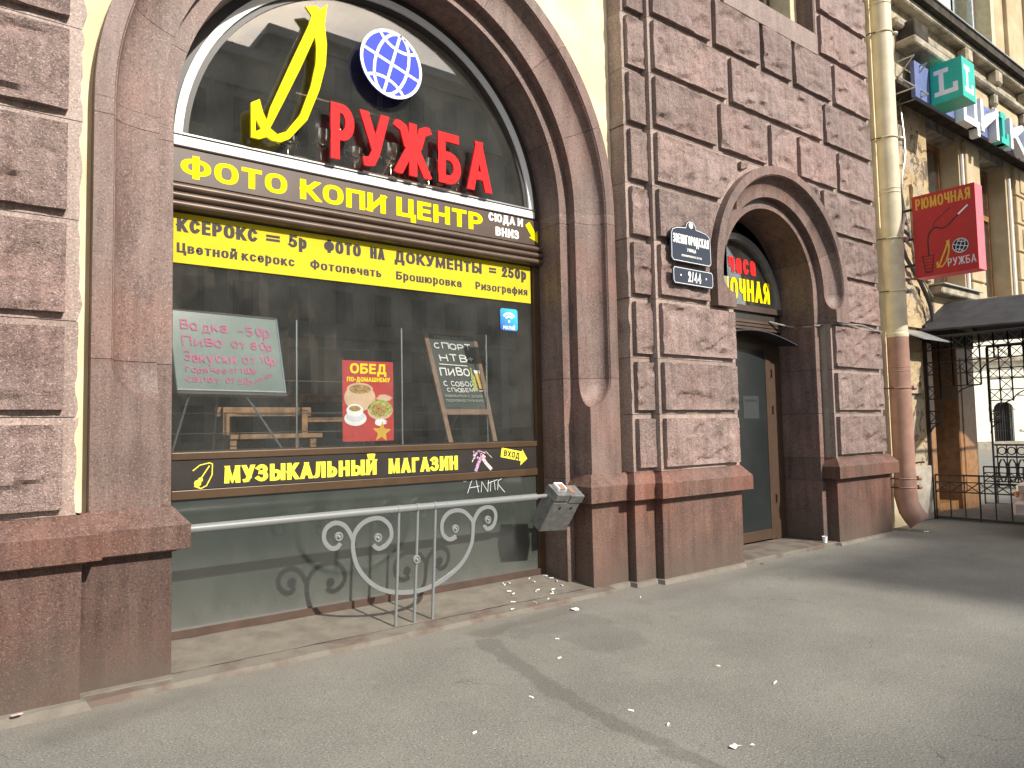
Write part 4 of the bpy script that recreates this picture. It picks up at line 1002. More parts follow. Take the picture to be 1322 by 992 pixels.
# low chrome partition rails inside the shop
t = thing('display_rail', (3.4, 1.5, 1.48), 'thin chrome display rails standing behind the easels in the window', 'rail')
for x in (2.49, 3.525, 4.525):
    mb = MB(); mb.tube([(x, .90, 1.478), (x, .90, 2.585)], .010, 6); mb.build('post', 'chrome', t)
for x0, x1, y, z in ((2.55, 3.55, 1.6, 2.44), (3.7, 5.0, 1.6, 2.42), (2.45, 5.2, 1.6, 2.11), (1.5, 5.2, 1.6, 1.80), (1.5, 5.2, 1.6, 1.62)):
    mb = MB(); mb.tube([(x0, y, z), (x1, y, z)], .005, 5); mb.build('cross_rail', 'chrome', t)
def bench(x, y, z, lab):
    t = thing('bench', (x, y, z), lab, 'bench', 'wooden benches inside the shop')
    for dx, dz_, w_ in ((0, .0, .12), (0, .30, .09)):
        mb = MB(); mb.box(x - .48, x + .48, y, y + .28 if dz_ == 0 else y + .31, z + dz_, z + dz_ + .045) if dz_ == 0 else mb.box(x - .48, x + .48, y + .28, y + .31, z + .22, z + .31); bevel(mb.build('seat' if dz_ == 0 else 'backrest', 'wood', t), .004)
    for dx in (-.42, .36):
        mb = MB(); mb.box(x + dx, x + dx + .06, y + .02, y + .08, z - .42, z); mb.build('leg', 'wood', t)
        mb = MB(); mb.box(x + dx, x + dx + .06, y + .23, y + .28, z - .42, z + .31); mb.build('leg', 'wood', t)
bench(2.62, 1.75, 1.56, 'wooden bench seen low behind the legs of the whiteboard'); bench(3.45, 2.1, 1.72, 'wooden bench seen behind the red poster')
# curtain strip and shelf of cups in the arched pane
t = thing('cup_shelf', (3.5, 1.35, 4.18), 'narrow brown shelf behind the arched pane carrying silver cups', 'shelf')
for x in (2.95, 3.65, 4.35):
    mb = MB(); mb.box(x - .33, x + .33, 1.27, 1.52, 4.165, 4.19); mb.build('shelf_board', 'wood_brown', t)
    mb = MB(); mb.box(x - .02, x + .02, 1.5, 1.54, 4.0, 5.4); mb.build('upright', 'dark_frame', t)
    mb = MB(); mb.box(x - .30, x + .1, 1.3, 1.5, 4.80, 4.815); mb.build('shelf_board', 'wood_brown', t)
cups = [(2.60, .20, 'squat silver cup half hidden under the tall yellow letter'), (2.93, .34, 'tall silver cup left of the red letter Р'), (3.285, .24, 'round silver goblet between the red letters Р and У'), (3.69, .36, 'large two-handled silver cup between У and Ж'), (4.15, .32, 'slim gilt cup between Ж and Б'), (4.51, .18, 'small cup under the letter Б')]
def cup(x, h, lab, wide):
    t = thing('trophy_cup', (x, 1.38, 4.19), lab, 'trophy', 'trophy cups on the shelf')
    r = h * wide
    mb = MB(); mb.lathe([(r * .75, 0), (r * .75, h * .05), (r * .3, h * .10), (r * .16, h * .2), (r * .16, h * .38), (r * .5, h * .46), (r * .85, h * .6), (r, h * .8), (r * 1.04, h), (r * .96, h), (r * .85, h * .8), (r * .4, h * .5), (0.001, h * .48)], (x, 1.38, 4.19), 14); mb.build('bowl', 'silver', t)
    for s_ in (-1, 1):
        mb = MB(); mb.tube([(x + s_ * (r * .9 + r * .45 * math.sin(q / 8 * math.pi)), 1.38, 4.19 + h * (.58 + .36 * q / 8)) for q in range(9)], r * .07, 5); mb.build('handle', 'silver', t)
for (x, h, lab), wd in zip(cups, (.45, .26, .34, .30, .2, .36)): cup(x, h, lab, wd)

# ================================================================ GUARD RAIL IN FRONT OF THE WINDOW
RY = .06
t = thing('guard_rail', (3.2, RY, 0), 'grey painted pipe rail with curled scrolls and rosettes in front of the shop window', 'railing')
mb = MB(); mb.tube([(1.30, RY, .973), (2.6, RY, .977), (4.45, RY, .971)], .031, 16); mb.build('top_pipe', 'rail', t)
mb = MB(); mb.tube([(4.44, RY, .972), (5.12, RY, .972)], .020, 12); mb.build('pipe_stub', 'rail', t)
mb = MB(); mb.lathe([(.03, 0), (.045, .01), (.045, .05), (.03, .06)], (5.045, RY, .972), 14, 'x'); mb.build('end_flange', 'rail', t)
def smooth_path(P, k_=4):
    P = [Vector(p) for p in P]; out = []
    for i in range(len(P) - 1):
        a, b, c, d = P[max(0, i - 1)], P[i], P[i + 1], P[min(len(P) - 1, i + 2)]
        for q in range(k_):
            u = q / k_; out.append(.5 * ((2 * b) + (c - a) * u + (2 * a - 5 * b + 4 * c - d) * u * u + (3 * b - a - 3 * c + d) * u ** 3))
    return out + [P[-1]]
def flatbar(mb, P, w_, dep):       # flat strip bent on edge in the plane of the rail
    P = [(p.x, p.y) for p in smooth_path([(a, b) for a, b in P])]; R = []
    for i in range(len(P)):
        a = Vector(P[max(0, i - 1)]); b = Vector(P[min(len(P) - 1, i + 1)]); d = (b - a).normalized(); n_ = Vector((-d.y, d.x)) * w_ / 2; p = Vector(P[i])
        R.append([(p.x + n_.x, RY - dep / 2, p.y + n_.y), (p.x - n_.x, RY - dep / 2, p.y - n_.y), (p.x - n_.x, RY + dep / 2, p.y - n_.y), (p.x + n_.x, RY + dep / 2, p.y + n_.y)])
    mb.rings(R)
for P in ([(2.489, .761), (2.455, .727), (2.402, .737), (2.357, .80), (2.370, .878), (2.443, .917), (2.517, .894), (2.564, .834), (2.594, .768)],
          [(2.766, .717), (2.809, .683), (2.875, .699), (2.927, .764), (2.913, .85), (2.848, .911), (2.768, .922), (2.676, .892), (2.613, .829), (2.594, .768), (2.594, .693), (2.624, .576), (2.70, .466), (2.813, .374), (2.959, .32), (3.14, .30), (3.313, .321), (3.476, .386), (3.612, .478), (3.70, .607), (3.722, .702), (3.724, .801), (3.704, .838), (3.637, .90), (3.553, .921), (3.469, .90), (3.41, .83), (3.416, .734), (3.481, .683), (3.552, .699)],
          [(3.843, .768), (3.878, .732), (3.942, .752), (3.974, .835), (3.945, .903), (3.873, .923), (3.793, .894), (3.739, .82), (3.727, .758)]):
    mb = MB(); flatbar(mb, P, .036, .013 + .003 * (len(P) % 3) + .0007 * P[0][0]); bevel(mb.build('scroll', 'rail', t, smooth=False), .002)
for xt, xb in ((2.996, 2.950), (3.172, 3.120), (3.342, 3.294)):
    mb = MB(); mb.tube([(xt, RY - .008, .96), ((xt + xb) / 2 + .004, RY - .008, .5), (xb, RY - .012, .02)], .0125, 8); mb.build('rod', 'rail', t)
    mb = MB(); mb.tube([(xt - .013, RY, .976), (xt + .013, RY, .976)], .034, 14); mb.build('collar', 'rail', t)
for x, z in ((2.469, .812), (2.80, .769), (3.533, .767), (3.876, .812), (3.150, .557)):
    mb = MB(); mb.lathe([(.0, .012), (.030, .012), (.037, .004), (.037, -.006), (.030, -.014), (.022, -.013), (.018, -.006), (.012, -.008), (.010, -.020), (.0, -.024)], (x, RY - .014, z), 18, 'y'); mb.build('rosette', 'rail', t)

# tilted double ashtray box hung on the pipe end
t = thing('ashtray_box', (4.80, RY, .97), 'dented grey metal ashtray box with two round holes hanging tilted from the rail end', 'ashtray')
tilt = Matrix.Rotation(rad(4), 3, 'Y') @ Matrix.Rotation(rad(34), 3, 'X')
def tb(x0, x1, y0, y1, z0, z1, nm, mat, par=t):
    mb = MB(); P = []
    mb.box(x0, x1, y0, y1, z0, z1); c0 = Vector((4.755, RY - .05, .985)); mb.v = [tuple(tilt @ Vector(p) + c0) for p in mb.v]
    return bevel(mb.build(nm, mat, par), .004, 2)
bx = tb(-.175, .170, -.085, .075, -.385, -.012, 'box_body', 'box_metal')
tb(-.170, -.010, -.095, .078, -.020, .050, 'lid', 'box_metal'); tb(.006, .178, -.095, .078, -.045, .040, 'lid', 'box_metal')
tb(-.168, .164, -.089, -.083, -.378, -.05, 'front_panel', 'box_metal')
tb(-.135, -.030, -.04, .06, .050, .085, 'bracket', 'white_paint')
tb(.03, .10, -.05, .05, .040, .048, 'burnt_patch', 'rust'); tb(-.12, -.05, -.05, .03, .085, .088, 'burnt_patch', 'rust')
for x in (-.062, .082):
    mb = MB(); mb.lathe([(.0, -.0905), (.017, -.0905), (.017, -.086), (.0, -.086)], (x, 0, -.11), 14, 'y'); c0 = Vector((4.755, RY - .05, .985)); mb.v = [tuple(tilt @ Vector(p) + c0) for p in mb.v]; mb.build('hole', 'rubber', t)

# ================================================================ STREET NAME PLATES
t = thing('street_sign', (6.41, -.30, 3.33), 'dark blue enamel street plate ЗВЕНИГОРОДСКАЯ with a crested top on the granite pier', 'sign')
PX, PZ = 6.06, 3.335
f = .985
def plate(mb, P, y0, y1): mb.prism([(PX + a, PZ + b) for a, b in P], y0, y1)
out = [(.03, 0), (.66, 0)] + [(.69, .03), (.685, .30), (.665, .345), (.60, .372), (.50, .385), (.44, .39)] + arc(.345, .40, .085, .075, 0, 180, 8) + [(.25, .39), (.19, .385), (.09, .372), (.025, .345), (.005, .30), (.0, .03)]
mb = MB(); plate(mb, out, -.300, -.285); bevel(mb.build('plate', 'plate_blue', t), .002)
for x in (.1, .6):
    mb = MB(); mb.box(PX + x - .02, PX + x + .02, -.285, -.19, PZ + .15, PZ + .25); mb.build('bracket', 'black_iron', t)
inner = [((a - .345) * .955 + .345, (b - .21) * .94 + .21) for a, b in out]
mb = MB(); flat_strokes(mb, face(PX, PZ, -.3004), inner + [inner[0]], .006); mb.build('border_line', 'white_letter', t)
mb = MB(); mb.lathe([(.0, -.006), (.034, -.004), (.036, 0), (.0, 0)], (PX + .345, -.3005, PZ + .415), 14, 'y'); mb.build('lamp_crest', 'white_letter', t)
fz = face(PX, PZ, -.3002)
text('ЗВЕНИГОРОДСКАЯ', .60, .100, .15, mb=(mb := MB()), fn=lambda a, b, d: fz(a + .045, b + .20, d), gap=.12); mb.build('lettering', 'white_letter', t)
text('УЛИЦА', .15, .036, .2, mb=(mb := MB()), fn=lambda a, b, d: fz(a + .27, b + .125, d)); mb.build('lettering', 'white_letter', t)
text('ZVENIGORODSKAYA ULITSA', .34, .022, .22, mb=(mb := MB()), fn=lambda a, b, d: fz(a + .175, b + .065, d)); mb.build('lettering', 'white_letter', t)
t = thing('house_number_plate', (6.43, -.30, 3.09), 'small dark blue plate with house number 2/44 under the street plate', 'sign')
mb = MB(); Q = [(.02, 0), (.66, 0), (.685, .03), (.685, .165), (.66, .19), (.02, .19), (0, .165), (0, .03)]
mb.prism([(6.085 + a, 3.095 + b) for a, b in Q], -.298, -.284); bevel(mb.build('plate', 'plate_blue', t), .002)
for x in (.1, .58):
    mb = MB(); mb.box(6.085 + x - .02, 6.085 + x + .02, -.284, -.19, 3.16, 3.21); mb.build('bracket', 'black_iron', t)
q2 = [((a - .34) * .96 + .34, (b - .095) * .86 + .095) for a, b in Q]
mb = MB(); flat_strokes(mb, face(6.085, 3.095, -.2984), q2 + [q2[0]], .006); mb.build('border_line', 'white_letter', t)
text('2/44', .22, .115, .19, mb=(mb := MB()), fn=(fz2 := face(6.085, 3.095, -.2982)) and (lambda a, b, d: fz2(a + .25, b + .04, d))); mb.build('lettering', 'white_letter', t)
mb = MB()
for x in (.13, .56): mb.add([fz2(x + .012 * math.cos(q), .10 + .012 * math.sin(q), .001) for q in range(6)], [tuple(range(6))])
mb.build('dot', 'white_letter', t)

# wire across the doorway arch
mb = MB(); mb.tube(smooth_path([(8.95, .42, 2.99), (9.29, .30, 2.93), (9.30, .06, 2.90), (9.33, -.055, 2.905), (9.45, -.10, 2.93), (9.46, -.24, 2.925), (9.75, -.27, 2.925), (9.80, -.215, 2.935), (10.15, -.25, 2.945), (10.45, -.26, 2.90), (10.8, -.23, 2.89), (10.9, 0, 2.88)]), .011, 6)
tag(mb.build('wire', 'grey_alu'), 'pale cable strung across the doorway jamb at the foot of the small arch', 'cable')

# ================================================================ DRAIN PIPE ON THE CORNER
t = thing('drain_pipe', (11.45, -.17, 0), 'fat downpipe, cream above and terracotta below, bent out at the foot, beside the granite pier', 'pipe')
PXc, PYc, PR = 11.40, -.17, .148
mb = MB(); mb.tube([(PXc, PYc, z) for z in (9.0, 7.0, 5.2, 4.0, 2.92)], PR, 20); mb.build('upper_pipe', 'pipe_cream', t)
mb = MB(); mb.lathe([(PR + .004, 0), (PR + .008, .03), (PR + .008, .05), (PR + .0, .07)], (PXc, PYc, 2.86), 20); mb.build('pipe_collar', 'pipe_cream', t)
mb = MB(); mb.tube([(PXc, PYc, z) for z in (2.90, 2.2, 1.4, .75)], PR + .002, 20); mb.build('lower_pipe', 'pipe_brown', t)
mb = MB(); mb.tube([(PXc, PYc, .78), (PXc, PYc, .60), (PXc, PYc - .005, .50), (PXc, PYc - .02, .40), (PXc, PYc - .05, .31), (PXc, PYc - .10, .22), (PXc + .02, PYc - .17, .13)], [PR + .008] * 2 + [PR + .012, PR + .004, PR + .012, PR + .006, PR + .012], 20, caps=False); mb.build('shoe', 'pipe_brown', t)
for z in (8.2, 7.55, 5.9, 4.35, 3.55, 2.1, .76, .63):
    mb = MB(); ringp = [(PXc + (PR + .008) * math.cos(a * .3927), PYc + (PR + .008) * math.sin(a * .3927), z + (0 if z < 1 else 0)) for a in range(17)]
    mb.tube(ringp, .010, 6, caps=False); mb.build('clamp', 'pipe_brown' if z < 2.9 else 'pipe_cream', t)
    mb = MB(); mb.tube([(PXc + PR * .7, PYc - PR * .9, z), (PXc + PR * .7 + .05, PYc - PR * .9 - .02, z)], .035, 8); mb.build('clamp_bolt', 'pipe_brown' if z < 2.9 else 'galv', t)
    mb = MB(); mb.tube([(PXc - PR, PYc, z), (PXc - PR - .04, PYc + .10, z), (PXc - PR - .02, .06, z)], .009, 5); mb.build('wall_hook', 'black_iron', t)
for z in (2.35, 5.05, 8.0):
    for dz in (0, .06):
        mb = MB(); mb.tube([(PXc + (PR + .003) * math.cos(a * .3927), PYc + (PR + .003) * math.sin(a * .3927), z + dz) for a in range(17)], .006, 5, caps=False); mb.build('seam', 'pipe_brown' if z < 2.9 else 'pipe_cream', t)
mb = MB(); mb.box(11.02, 11.14, .035, .055, 2.35, 2.62); mb.build('x', 'white_letter') if False else None
t = thing('wall_notice', (11.1, .04, 2.4), 'small red-bordered white plate on the cream wall strip beside the downpipe', 'sign')
board('plate', 11.14, 11.34, 2.22, 2.50, .036, .05, 'red_letter', t, 0); board('plate_face', 11.155, 11.325, 2.235, 2.485, .0345, .036, 'white_letter', t, 0)

# ================================================================ NEIGHBOURING BUILDING
NB = thing('neighbour_building', (14, .2, 0), 'weathered ochre stucco building with tall brown windows and a heavy soot-stained cornice', 'building')
yn = .20
def nbox(name, mat, *b, par=NB, bv=0):
    mb = MB(); mb.box(*b); o = mb.build(name, mat, par)
    if bv: bevel(o, bv)
    return o
WZ0, WZ1 = 3.98, 6.80
# wall pieces round the openings
nbox('wall_panel', 'decayed', 12.0, 13.72, yn, 1.0, 2.95, 8.6)
nbox('wall_panel', 'ochre', 15.10, 16.02, yn, 1.0, 3.1, 8.6)
nbox('wall_panel', 'ochre', 17.46, 22.0, yn, 1.0, 3.9, 8.6)
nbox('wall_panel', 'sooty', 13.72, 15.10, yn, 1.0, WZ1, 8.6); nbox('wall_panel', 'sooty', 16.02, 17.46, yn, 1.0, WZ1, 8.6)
nbox('wall_panel', 'ochre', 13.72, 15.10, yn, 1.0, 3.1, WZ0); nbox('wall_panel', 'ochre', 16.02, 17.46, yn, 1.0, 3.9, WZ0)
nbox('wall_panel', 'decayed', 12.0, 13.0, yn - .05, 1.0, .87, 2.95); nbox('dado', 'dado', 12.02, 13.04, .10, 1.0, .0, .87, bv=.012)
for x0, x1, z0, z1 in ((12.16, 12.86, .95, 1.95), (12.16, 12.86, 2.05, 2.72), (12.2, 13.05, 3.15, 3.85), (12.9, 13.6, 4.0, 4.6), (12.15, 12.8, 3.95, 4.75), (12.15, 12.8, 4.9, 5.7), (12.95, 13.6, 4.75, 5.6)):
    block_m = MB(); R = []
    nx = 10
    for j in range(nx + 1):
        z = z0 + (z1 - z0) * j / nx; R.append([(x0 + (x1 - x0) * i / nx + noise.noise((i, j, x0 * 7)) * .015, (yn - .05 if z < 2.9 else yn) - .05 - .022 * noise.noise((i * .8, j * .8, z0 * 5)), z + noise.noise((j, i, x1)) * .015) for i in range(nx + 1)])
    block_m.rings(R, False, False)
    per = R[0] + [r[-1] for r in R[1:]] + list(reversed(R[-1][:-1])) + [r[0] for r in reversed(R[1:-1])]
    block_m.rings([per, [(p[0], .25, p[2]) for p in per]], True, False)
    block_m.build('render_panel', 'decayed', NB, smooth=False)
# rusticated pilaster strips
def rust(x0, x1, z0, z1, h=.60):
    z = z0
    while z < z1 - .1:
        zt = min(z + h, z1); nbox('pilaster_block', 'ochre', x0, x1, yn - .07, yn + .01, z + .015, zt - .02, bv=.012)
        if x1 - x0 > .7: nbox('panel_moulding', 'ochre', x0 + .22, x1 - .22, yn - .095, yn - .06, z + .09, zt - .10, bv=.01)
        z += h
rust(15.28, 15.92, 3.3, 6.9, .9); rust(17.85, 19.1, 3.9, 6.95); rust(19.3, 21.9, 3.9, 6.95)
# windows
M['dim_blind'] = simple('blue_grey_blind', (.15, .18, .21), .8)  # blue-grey stands in for the sky reflected in the panes
def nwin(x0, x1, z0, z1, y=.52, mull=.62):
    w_ = thing_part = None
    mb = MB(); t_ = .09
    mb.box(x0, x0 + t_, y, y + .08, z0, z1); mb.box(x1 - t_, x1, y, y + .08, z0, z1); mb.box(x0 + t_, x1 - t_, y, y + .08, z0, z0 + .11); mb.box(x0 + t_, x1 - t_, y, y + .08, z1 - t_, z1)
    zm = z0 + (z1 - z0) * mull; mb.box(x0 + t_, x1 - t_, y - .01, y + .07, zm, zm + .11); xm = x0 + (x1 - x0) * .5; mb.box(xm - .05, xm + .05, y, y + .075, z0 + .11, zm)
    fr = mb.build('window', 'orange_wood', NB); mb = MB(); mb.box(x0 + t_, x1 - t_, y + .03, y + .04, z0 + .1, z1 - .08); mb.build('pane', 'glass', fr)
    mb = MB(); mb.box(x0, x1, y + .25, y + .27, z0, z1); mb.build('blind', 'dim_blind', fr)  # added backing sheet, coloured like the reflected sky
nwin(13.72, 15.10, WZ0, WZ1); nwin(16.02, 17.46, WZ0, WZ1)
for x in (15.18, 17.58):
    mb = MB(); mb.tube([(x, yn - .03, 3.5), (x, yn - .03, 6.6)], .03, 8); mb.build('conduit', 'white_paint', NB)
nbox('window_ledge', 'sooty', 13.55, 15.2, -.0, .3, 3.78, 3.93, bv=.02); nbox('ledge_sheet', 'galv', 13.5, 15.22, -.06, .5, 3.93, 3.95)
nbox('window_ledge', 'sooty', 15.95, 17.55, -.0, .3, 3.83, 3.95, bv=.02)
# ledge with soffit over the windows, frieze with panels, top cornice
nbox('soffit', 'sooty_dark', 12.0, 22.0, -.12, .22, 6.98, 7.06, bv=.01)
M['frieze'] = simple('weathered_tan_render', (.37, .32, .235), .9, 0, .2, .32, 6, .8)
nbox('frieze', 'frieze', 12.0, 22.0, -.02, .22, 7.06, 8.50)
for x in (14.65, 16.1, 17.7): 
    nbox('console', 'frieze', x, x + .26, -.22, -.01, 8.10, 8.38, bv=.04); nbox('console_drop', 'sooty', x + .05, x + .21, -.14, -.01, 7.72, 7.95, bv=.03)
for x0, x1 in ((13.4, 14.55), (15.0, 16.0), (16.45, 17.6)): 
    nbox('frieze_panel', 'ochre', x0, x1, -.05, -.015, 7.52, 7.88, bv=.015)
nbox('mid_moulding', 'sooty', 12.0, 22.0, -.16, -.01, 7.95, 8.08, bv=.03)
nbox('window_hood', 'sooty', 12.2, 14.1, -.34, -.01, 7.62, 7.76, bv=.02); nbox('window_hood', 'sooty_dark', 12.25, 12.75, -.32, -.01, 7.76, 8.05, bv=.02)
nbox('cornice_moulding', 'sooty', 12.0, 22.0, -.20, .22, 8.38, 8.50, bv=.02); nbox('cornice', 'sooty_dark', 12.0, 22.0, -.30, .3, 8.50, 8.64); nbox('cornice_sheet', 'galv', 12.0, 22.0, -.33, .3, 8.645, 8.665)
# upper storey
nbox('upper_wall', 'ochre', 12.0, 14.1, yn, 1.0, 8.67, 13); nbox('upper_wall', 'ochre', 17.45, 22.0, yn, 1.0, 8.67, 13)
nbox('upper_wall', 'ochre', 14.1, 17.45, yn, 1.0, 12.0, 13); nbox('upper_reveal', 'beige_reveal', 17.25, 17.452, yn + .004, .9, 8.67, 12.0)
nbox('upper_pilaster', 'ochre', 17.95, 18.8, yn - .08, yn + .01, 8.67, 13, bv=.01); nbox('upper_pilaster', 'ochre', 19.2, 21.8, yn - .08, yn + .01, 8.67, 13, bv=.01)
mb = MB()
for x0, x1 in ((14.1, 14.25), (15.0, 15.12), (16.0, 16.10), (17.12, 17.25)): mb.box(x0, x1, .5, .6, 8.67, 12)
mb.box(14.1, 17.25, .49, .6, 8.67, 8.35)
uf = mb.build('window', 'peeled', NB); nbox('pane', 'glass', 14.1, 17.25, .54, .55, 8.3, 12, par=uf); nbox('blind', 'lace', 14.1, 17.25, .8, .82, 8.2, 12, par=uf); nbox('board', 'peeled', 15.05, 16.1, .50, .53, 8.35, 12, par=uf)
nbox('side_wall', 'ochre', 12.0, 22.0, 1.0, 9.0, 3.9, 13); nbox('side_wall', 'ochre', 12.0, 15.05, 1.0, 9.0, 3.1, 3.9); nbox('roof', 'black_sheet', 11.9, 22.1, -.3, 9.1, 13, 13.2)
nbox('ground_floor_wall', 'sooty', 12.0, 15.05, .95, 9.0, 0, 3.1)
# entrance bay
nbox('door_jamb', 'orange_wood', 13.05, 13.22, .10, .9, 0, 2.95); nbox('entrance_pier', 'orange_wood', 14.26, 15.02, .12, .95, .0, 3.2, bv=.02); nbox('pier_panel', 'orange_wood', 14.40, 14.88, .105, .13, .35, 2.7, bv=.01)
nbox('threshold', 'orange_wood', 13.22, 14.26, .2, .9, 0, .20); nbox('lintel', 'sooty_dark', 13.05, 15.02, .1, .95, 2.9, 3.2)
ed = nbox('entrance_door', 'dark_frame', 13.22, 14.26, .60, .66, .20, 2.9); 
nbox('door_leaf', 'opp_glass', 13.34, 14.14, .585, .60, .35, 2.8, par=ed)
text('9', .1, .2, .2, mb=None, fn=None) if False else None
M['door_film'] = simple('grey_door_film', (.085, .09, .095), .3)
nbox('film', 'door_film', 13.62, 14.12, .575, .585, .30, 2.6, par=ed); nbox('white_strip', 'white_letter', 13.585, 13.61, .57, .585, .4, 2.1, par=ed)
mb = text('23', .30, .20, .2, fn=face(13.70, 1.62, .574)); mb.build('lettering', 'white_letter', ed)
nbox('poster', 'grey_film', 13.68, 13.95, .568, .574, 2.0, 2.45, par=ed); nbox('text_line', 'white_letter', 13.70, 13.90, .570, .574, 1.48, 1.50, par=ed); nbox('text_line', 'white_letter', 13.66, 14.05, .570, .574, 1.26, 1.28, par=ed)
nbox('poster', 'sign_pink', 13.25, 13.32, .57, .60, 1.75, 2.0, par=ed); nbox('poster', 'white_paint', 13.25, 13.33, .57, .60, .3, 1.7, par=ed)
# small sheet hood over the decayed corner
t = thing('sheet_hood', (12.4, 0, 2.95), 'small folded galvanised sheet hood between the downpipe and the black porch roof', 'hood')
mb = MB(); mb.rings([[(11.75, .15, 3.10), (13.05, .15, 3.10), (13.05, .15, 3.08), (11.75, .15, 3.08)], [(11.98, -.30, 2.88), (13.06, -.30, 2.88), (13.06, -.30, 2.86), (11.98, -.30, 2.86)]]); mb.build('hood_sheet', 'galv', t)
# cables on the decayed wall
for i, (lab, P) in enumerate((('thick black cable running down the decayed wall beside the downpipe', [(12.1, .08, 7.0), (12.25, .05, 6.3), (12.2, .06, 5.6), (12.35, .06, 5.0), (12.3, .08, 4.4), (12.9, .08, 3.9), (13.3, .1, 3.5), (13.35, .1, 3.1)]),
                              ('thin pale cable looping down to the left of the red sign', [(12.5, .08, 6.8), (12.45, .02, 6.0), (12.3, .04, 5.4), (12.55, .05, 4.6), (12.9, .06, 4.0), (13.3, .06, 3.7)]),
                              ('horizontal black cable across the crumbling wall under the ledge', [(11.7, .1, 4.75), (12.3, .08, 4.72), (12.9, .08, 4.55), (13.6, .1, 4.6)]))):
    mb = MB(); mb.tube(smooth_path(P), (.035, .012, .03)[i], 6); tag(mb.build('cable', ('black_iron', 'galv', 'black_iron')[i]), lab, 'cable')

# ---- shop sign with cube
t = thing('optician_sign', (14, -.2, 6.8), 'slate blue sign panel on the ledge with tall white and one turquoise standing letters', 'sign')
nbox('panel', 'sign_blue', 12.45, 18.5, -.19, -.125, 6.86, 7.46, par=t)
for ch_, xa, xb, mt in (('Ц', 14.0, 14.66, 'white_acrylic'), ('И', 14.78, 15.62, 'white_acrylic'), ('L', 15.74, 16.12, 'turquoise'), ('К', 16.22, 16.98, 'white_acrylic'), ('И', 17.15, 17.95, 'white_acrylic')):
    mb = text(ch_, xb - xa, .60, .20, thick=.14, fn=face(xa, 6.80, -.19)); mb.build('letter', mt, t, smooth=False)
t = thing('cube_sign', (13.25, -.3, 6.83), 'turquoise cube sign with a white letter L on each face, bracketed out from the wall', 'sign')
CX0, CX1, CY0, CY1, CZ0, CZ1 = 13.0, 13.52, -.69, -.20, 6.83, 7.50
mb = MB(); mb.box(CX0, CX1, CY0, CY1, CZ0, CZ1); bevel(mb.build('cube', 'turquoise', t), .006, 2)
mb = text('L', .36, .44, .17, fn=side(CY1 - .06, CZ0 + .12, CX0)); mb.build('lettering', 'white_acrylic', t)
mb = text('L', .36, .44, .17, fn=face(CX0 + .08, CZ0 + .11, CY0)); mb.build('lettering', 'white_acrylic', t)
for za, zb in ((6.9, 6.9), (7.42, 7.42), (6.9, 7.42), (7.42, 6.9)):
    for x in (12.5, 12.95):
        mb = MB(); mb.tube([(x - .3, -.30, za), (x - .3, .22, zb)], .013, 6); mb.build('bracket', 'galv', t)
# ---- red projecting sign
t = thing('tavern_sign', (11.5, -.9, 4.3), 'red projecting box sign reading РЮМОЧНАЯ with a corkscrew line drawing, a globe and ДРУЖБА', 'sign')
SX0, SX1, SY0, SY1, SZ0, SZ1 = 11.50, 11.78, -1.285, -.435, 3.72, 4.95
mb = MB(); mb.box(SX0 + .004, SX1, SY0 + .004, SY1, SZ0, SZ1); bevel(mb.build('box', 'sign_pink', t), .006, 2)
mb = MB(); mb.box(SX0, SX0 + .006, SY0, SY1, SZ0 + .003, SZ1 - .003); mb.build('face', 'sign_red', t)
fs = side(SY1, SZ0, SX0)
mb = text('РЮМОЧНАЯ', .74, .165, .15, fn=lambda a, b, d: fs(a + .05, b + 1.015, d), gap=.14); mb.build('lettering', 'gold', t)
logo_d(t, lambda a, b, c: fs(a + .30, b + .10, .004 + c), .30, mat='gold', th=.002, name='logo_letter')
globe(t, lambda a, b, d: fs(a + .63, b + .37, d + .001), .105, ('plate_blue', 'grey_film'))
mb = text('РУЖБА', .37, .115, .13, fn=lambda a, b, d: fs(a + .45, b + .10, d)); mb.build('lettering', 'grey_film', t)
mb = MB(); flat_strokes(mb, lambda a, b, d: fs(a, b, d), [(q.x, q.y) for q in smooth_path([(.20, .30), (.20, .55), (.24, .66), (.32, .70), (.40, .67), (.48, .70), (.58, .79), (.68, .87)])], .020); 
flat_strokes(mb, lambda a, b, d: fs(a, b, d + .001), [(q.x, q.y) for q in smooth_path([(.22, .62), (.28, .70), (.30, .78), (.40, .86), (.52, .95)])], .010)
for i in range(6):
    flat_strokes(mb, fs, [(.12 + .005 * i, .30 - i * .045), (.26 - .005 * i, .30 - i * .045)], .008, .001)
flat_strokes(mb, fs, [(.11, .32), (.145, .06), (.235, .06), (.27, .32)], .012, .0015); mb.build('corkscrew_drawing', 'rubber', t)
mb = MB(); flat_strokes(mb, fs, [(.62, .825), (.75, .93)], .022, .002); mb.build('corkscrew_tip', 'white_letter', t)
for z in (3.95, 4.35, 4.8):
    mb = MB(); mb.tube([(SX0 + .14, SY1 - .02, z), (SX0 + .14, .2, z)], .022, 6); mb.build('bracket', 'black_iron', t)

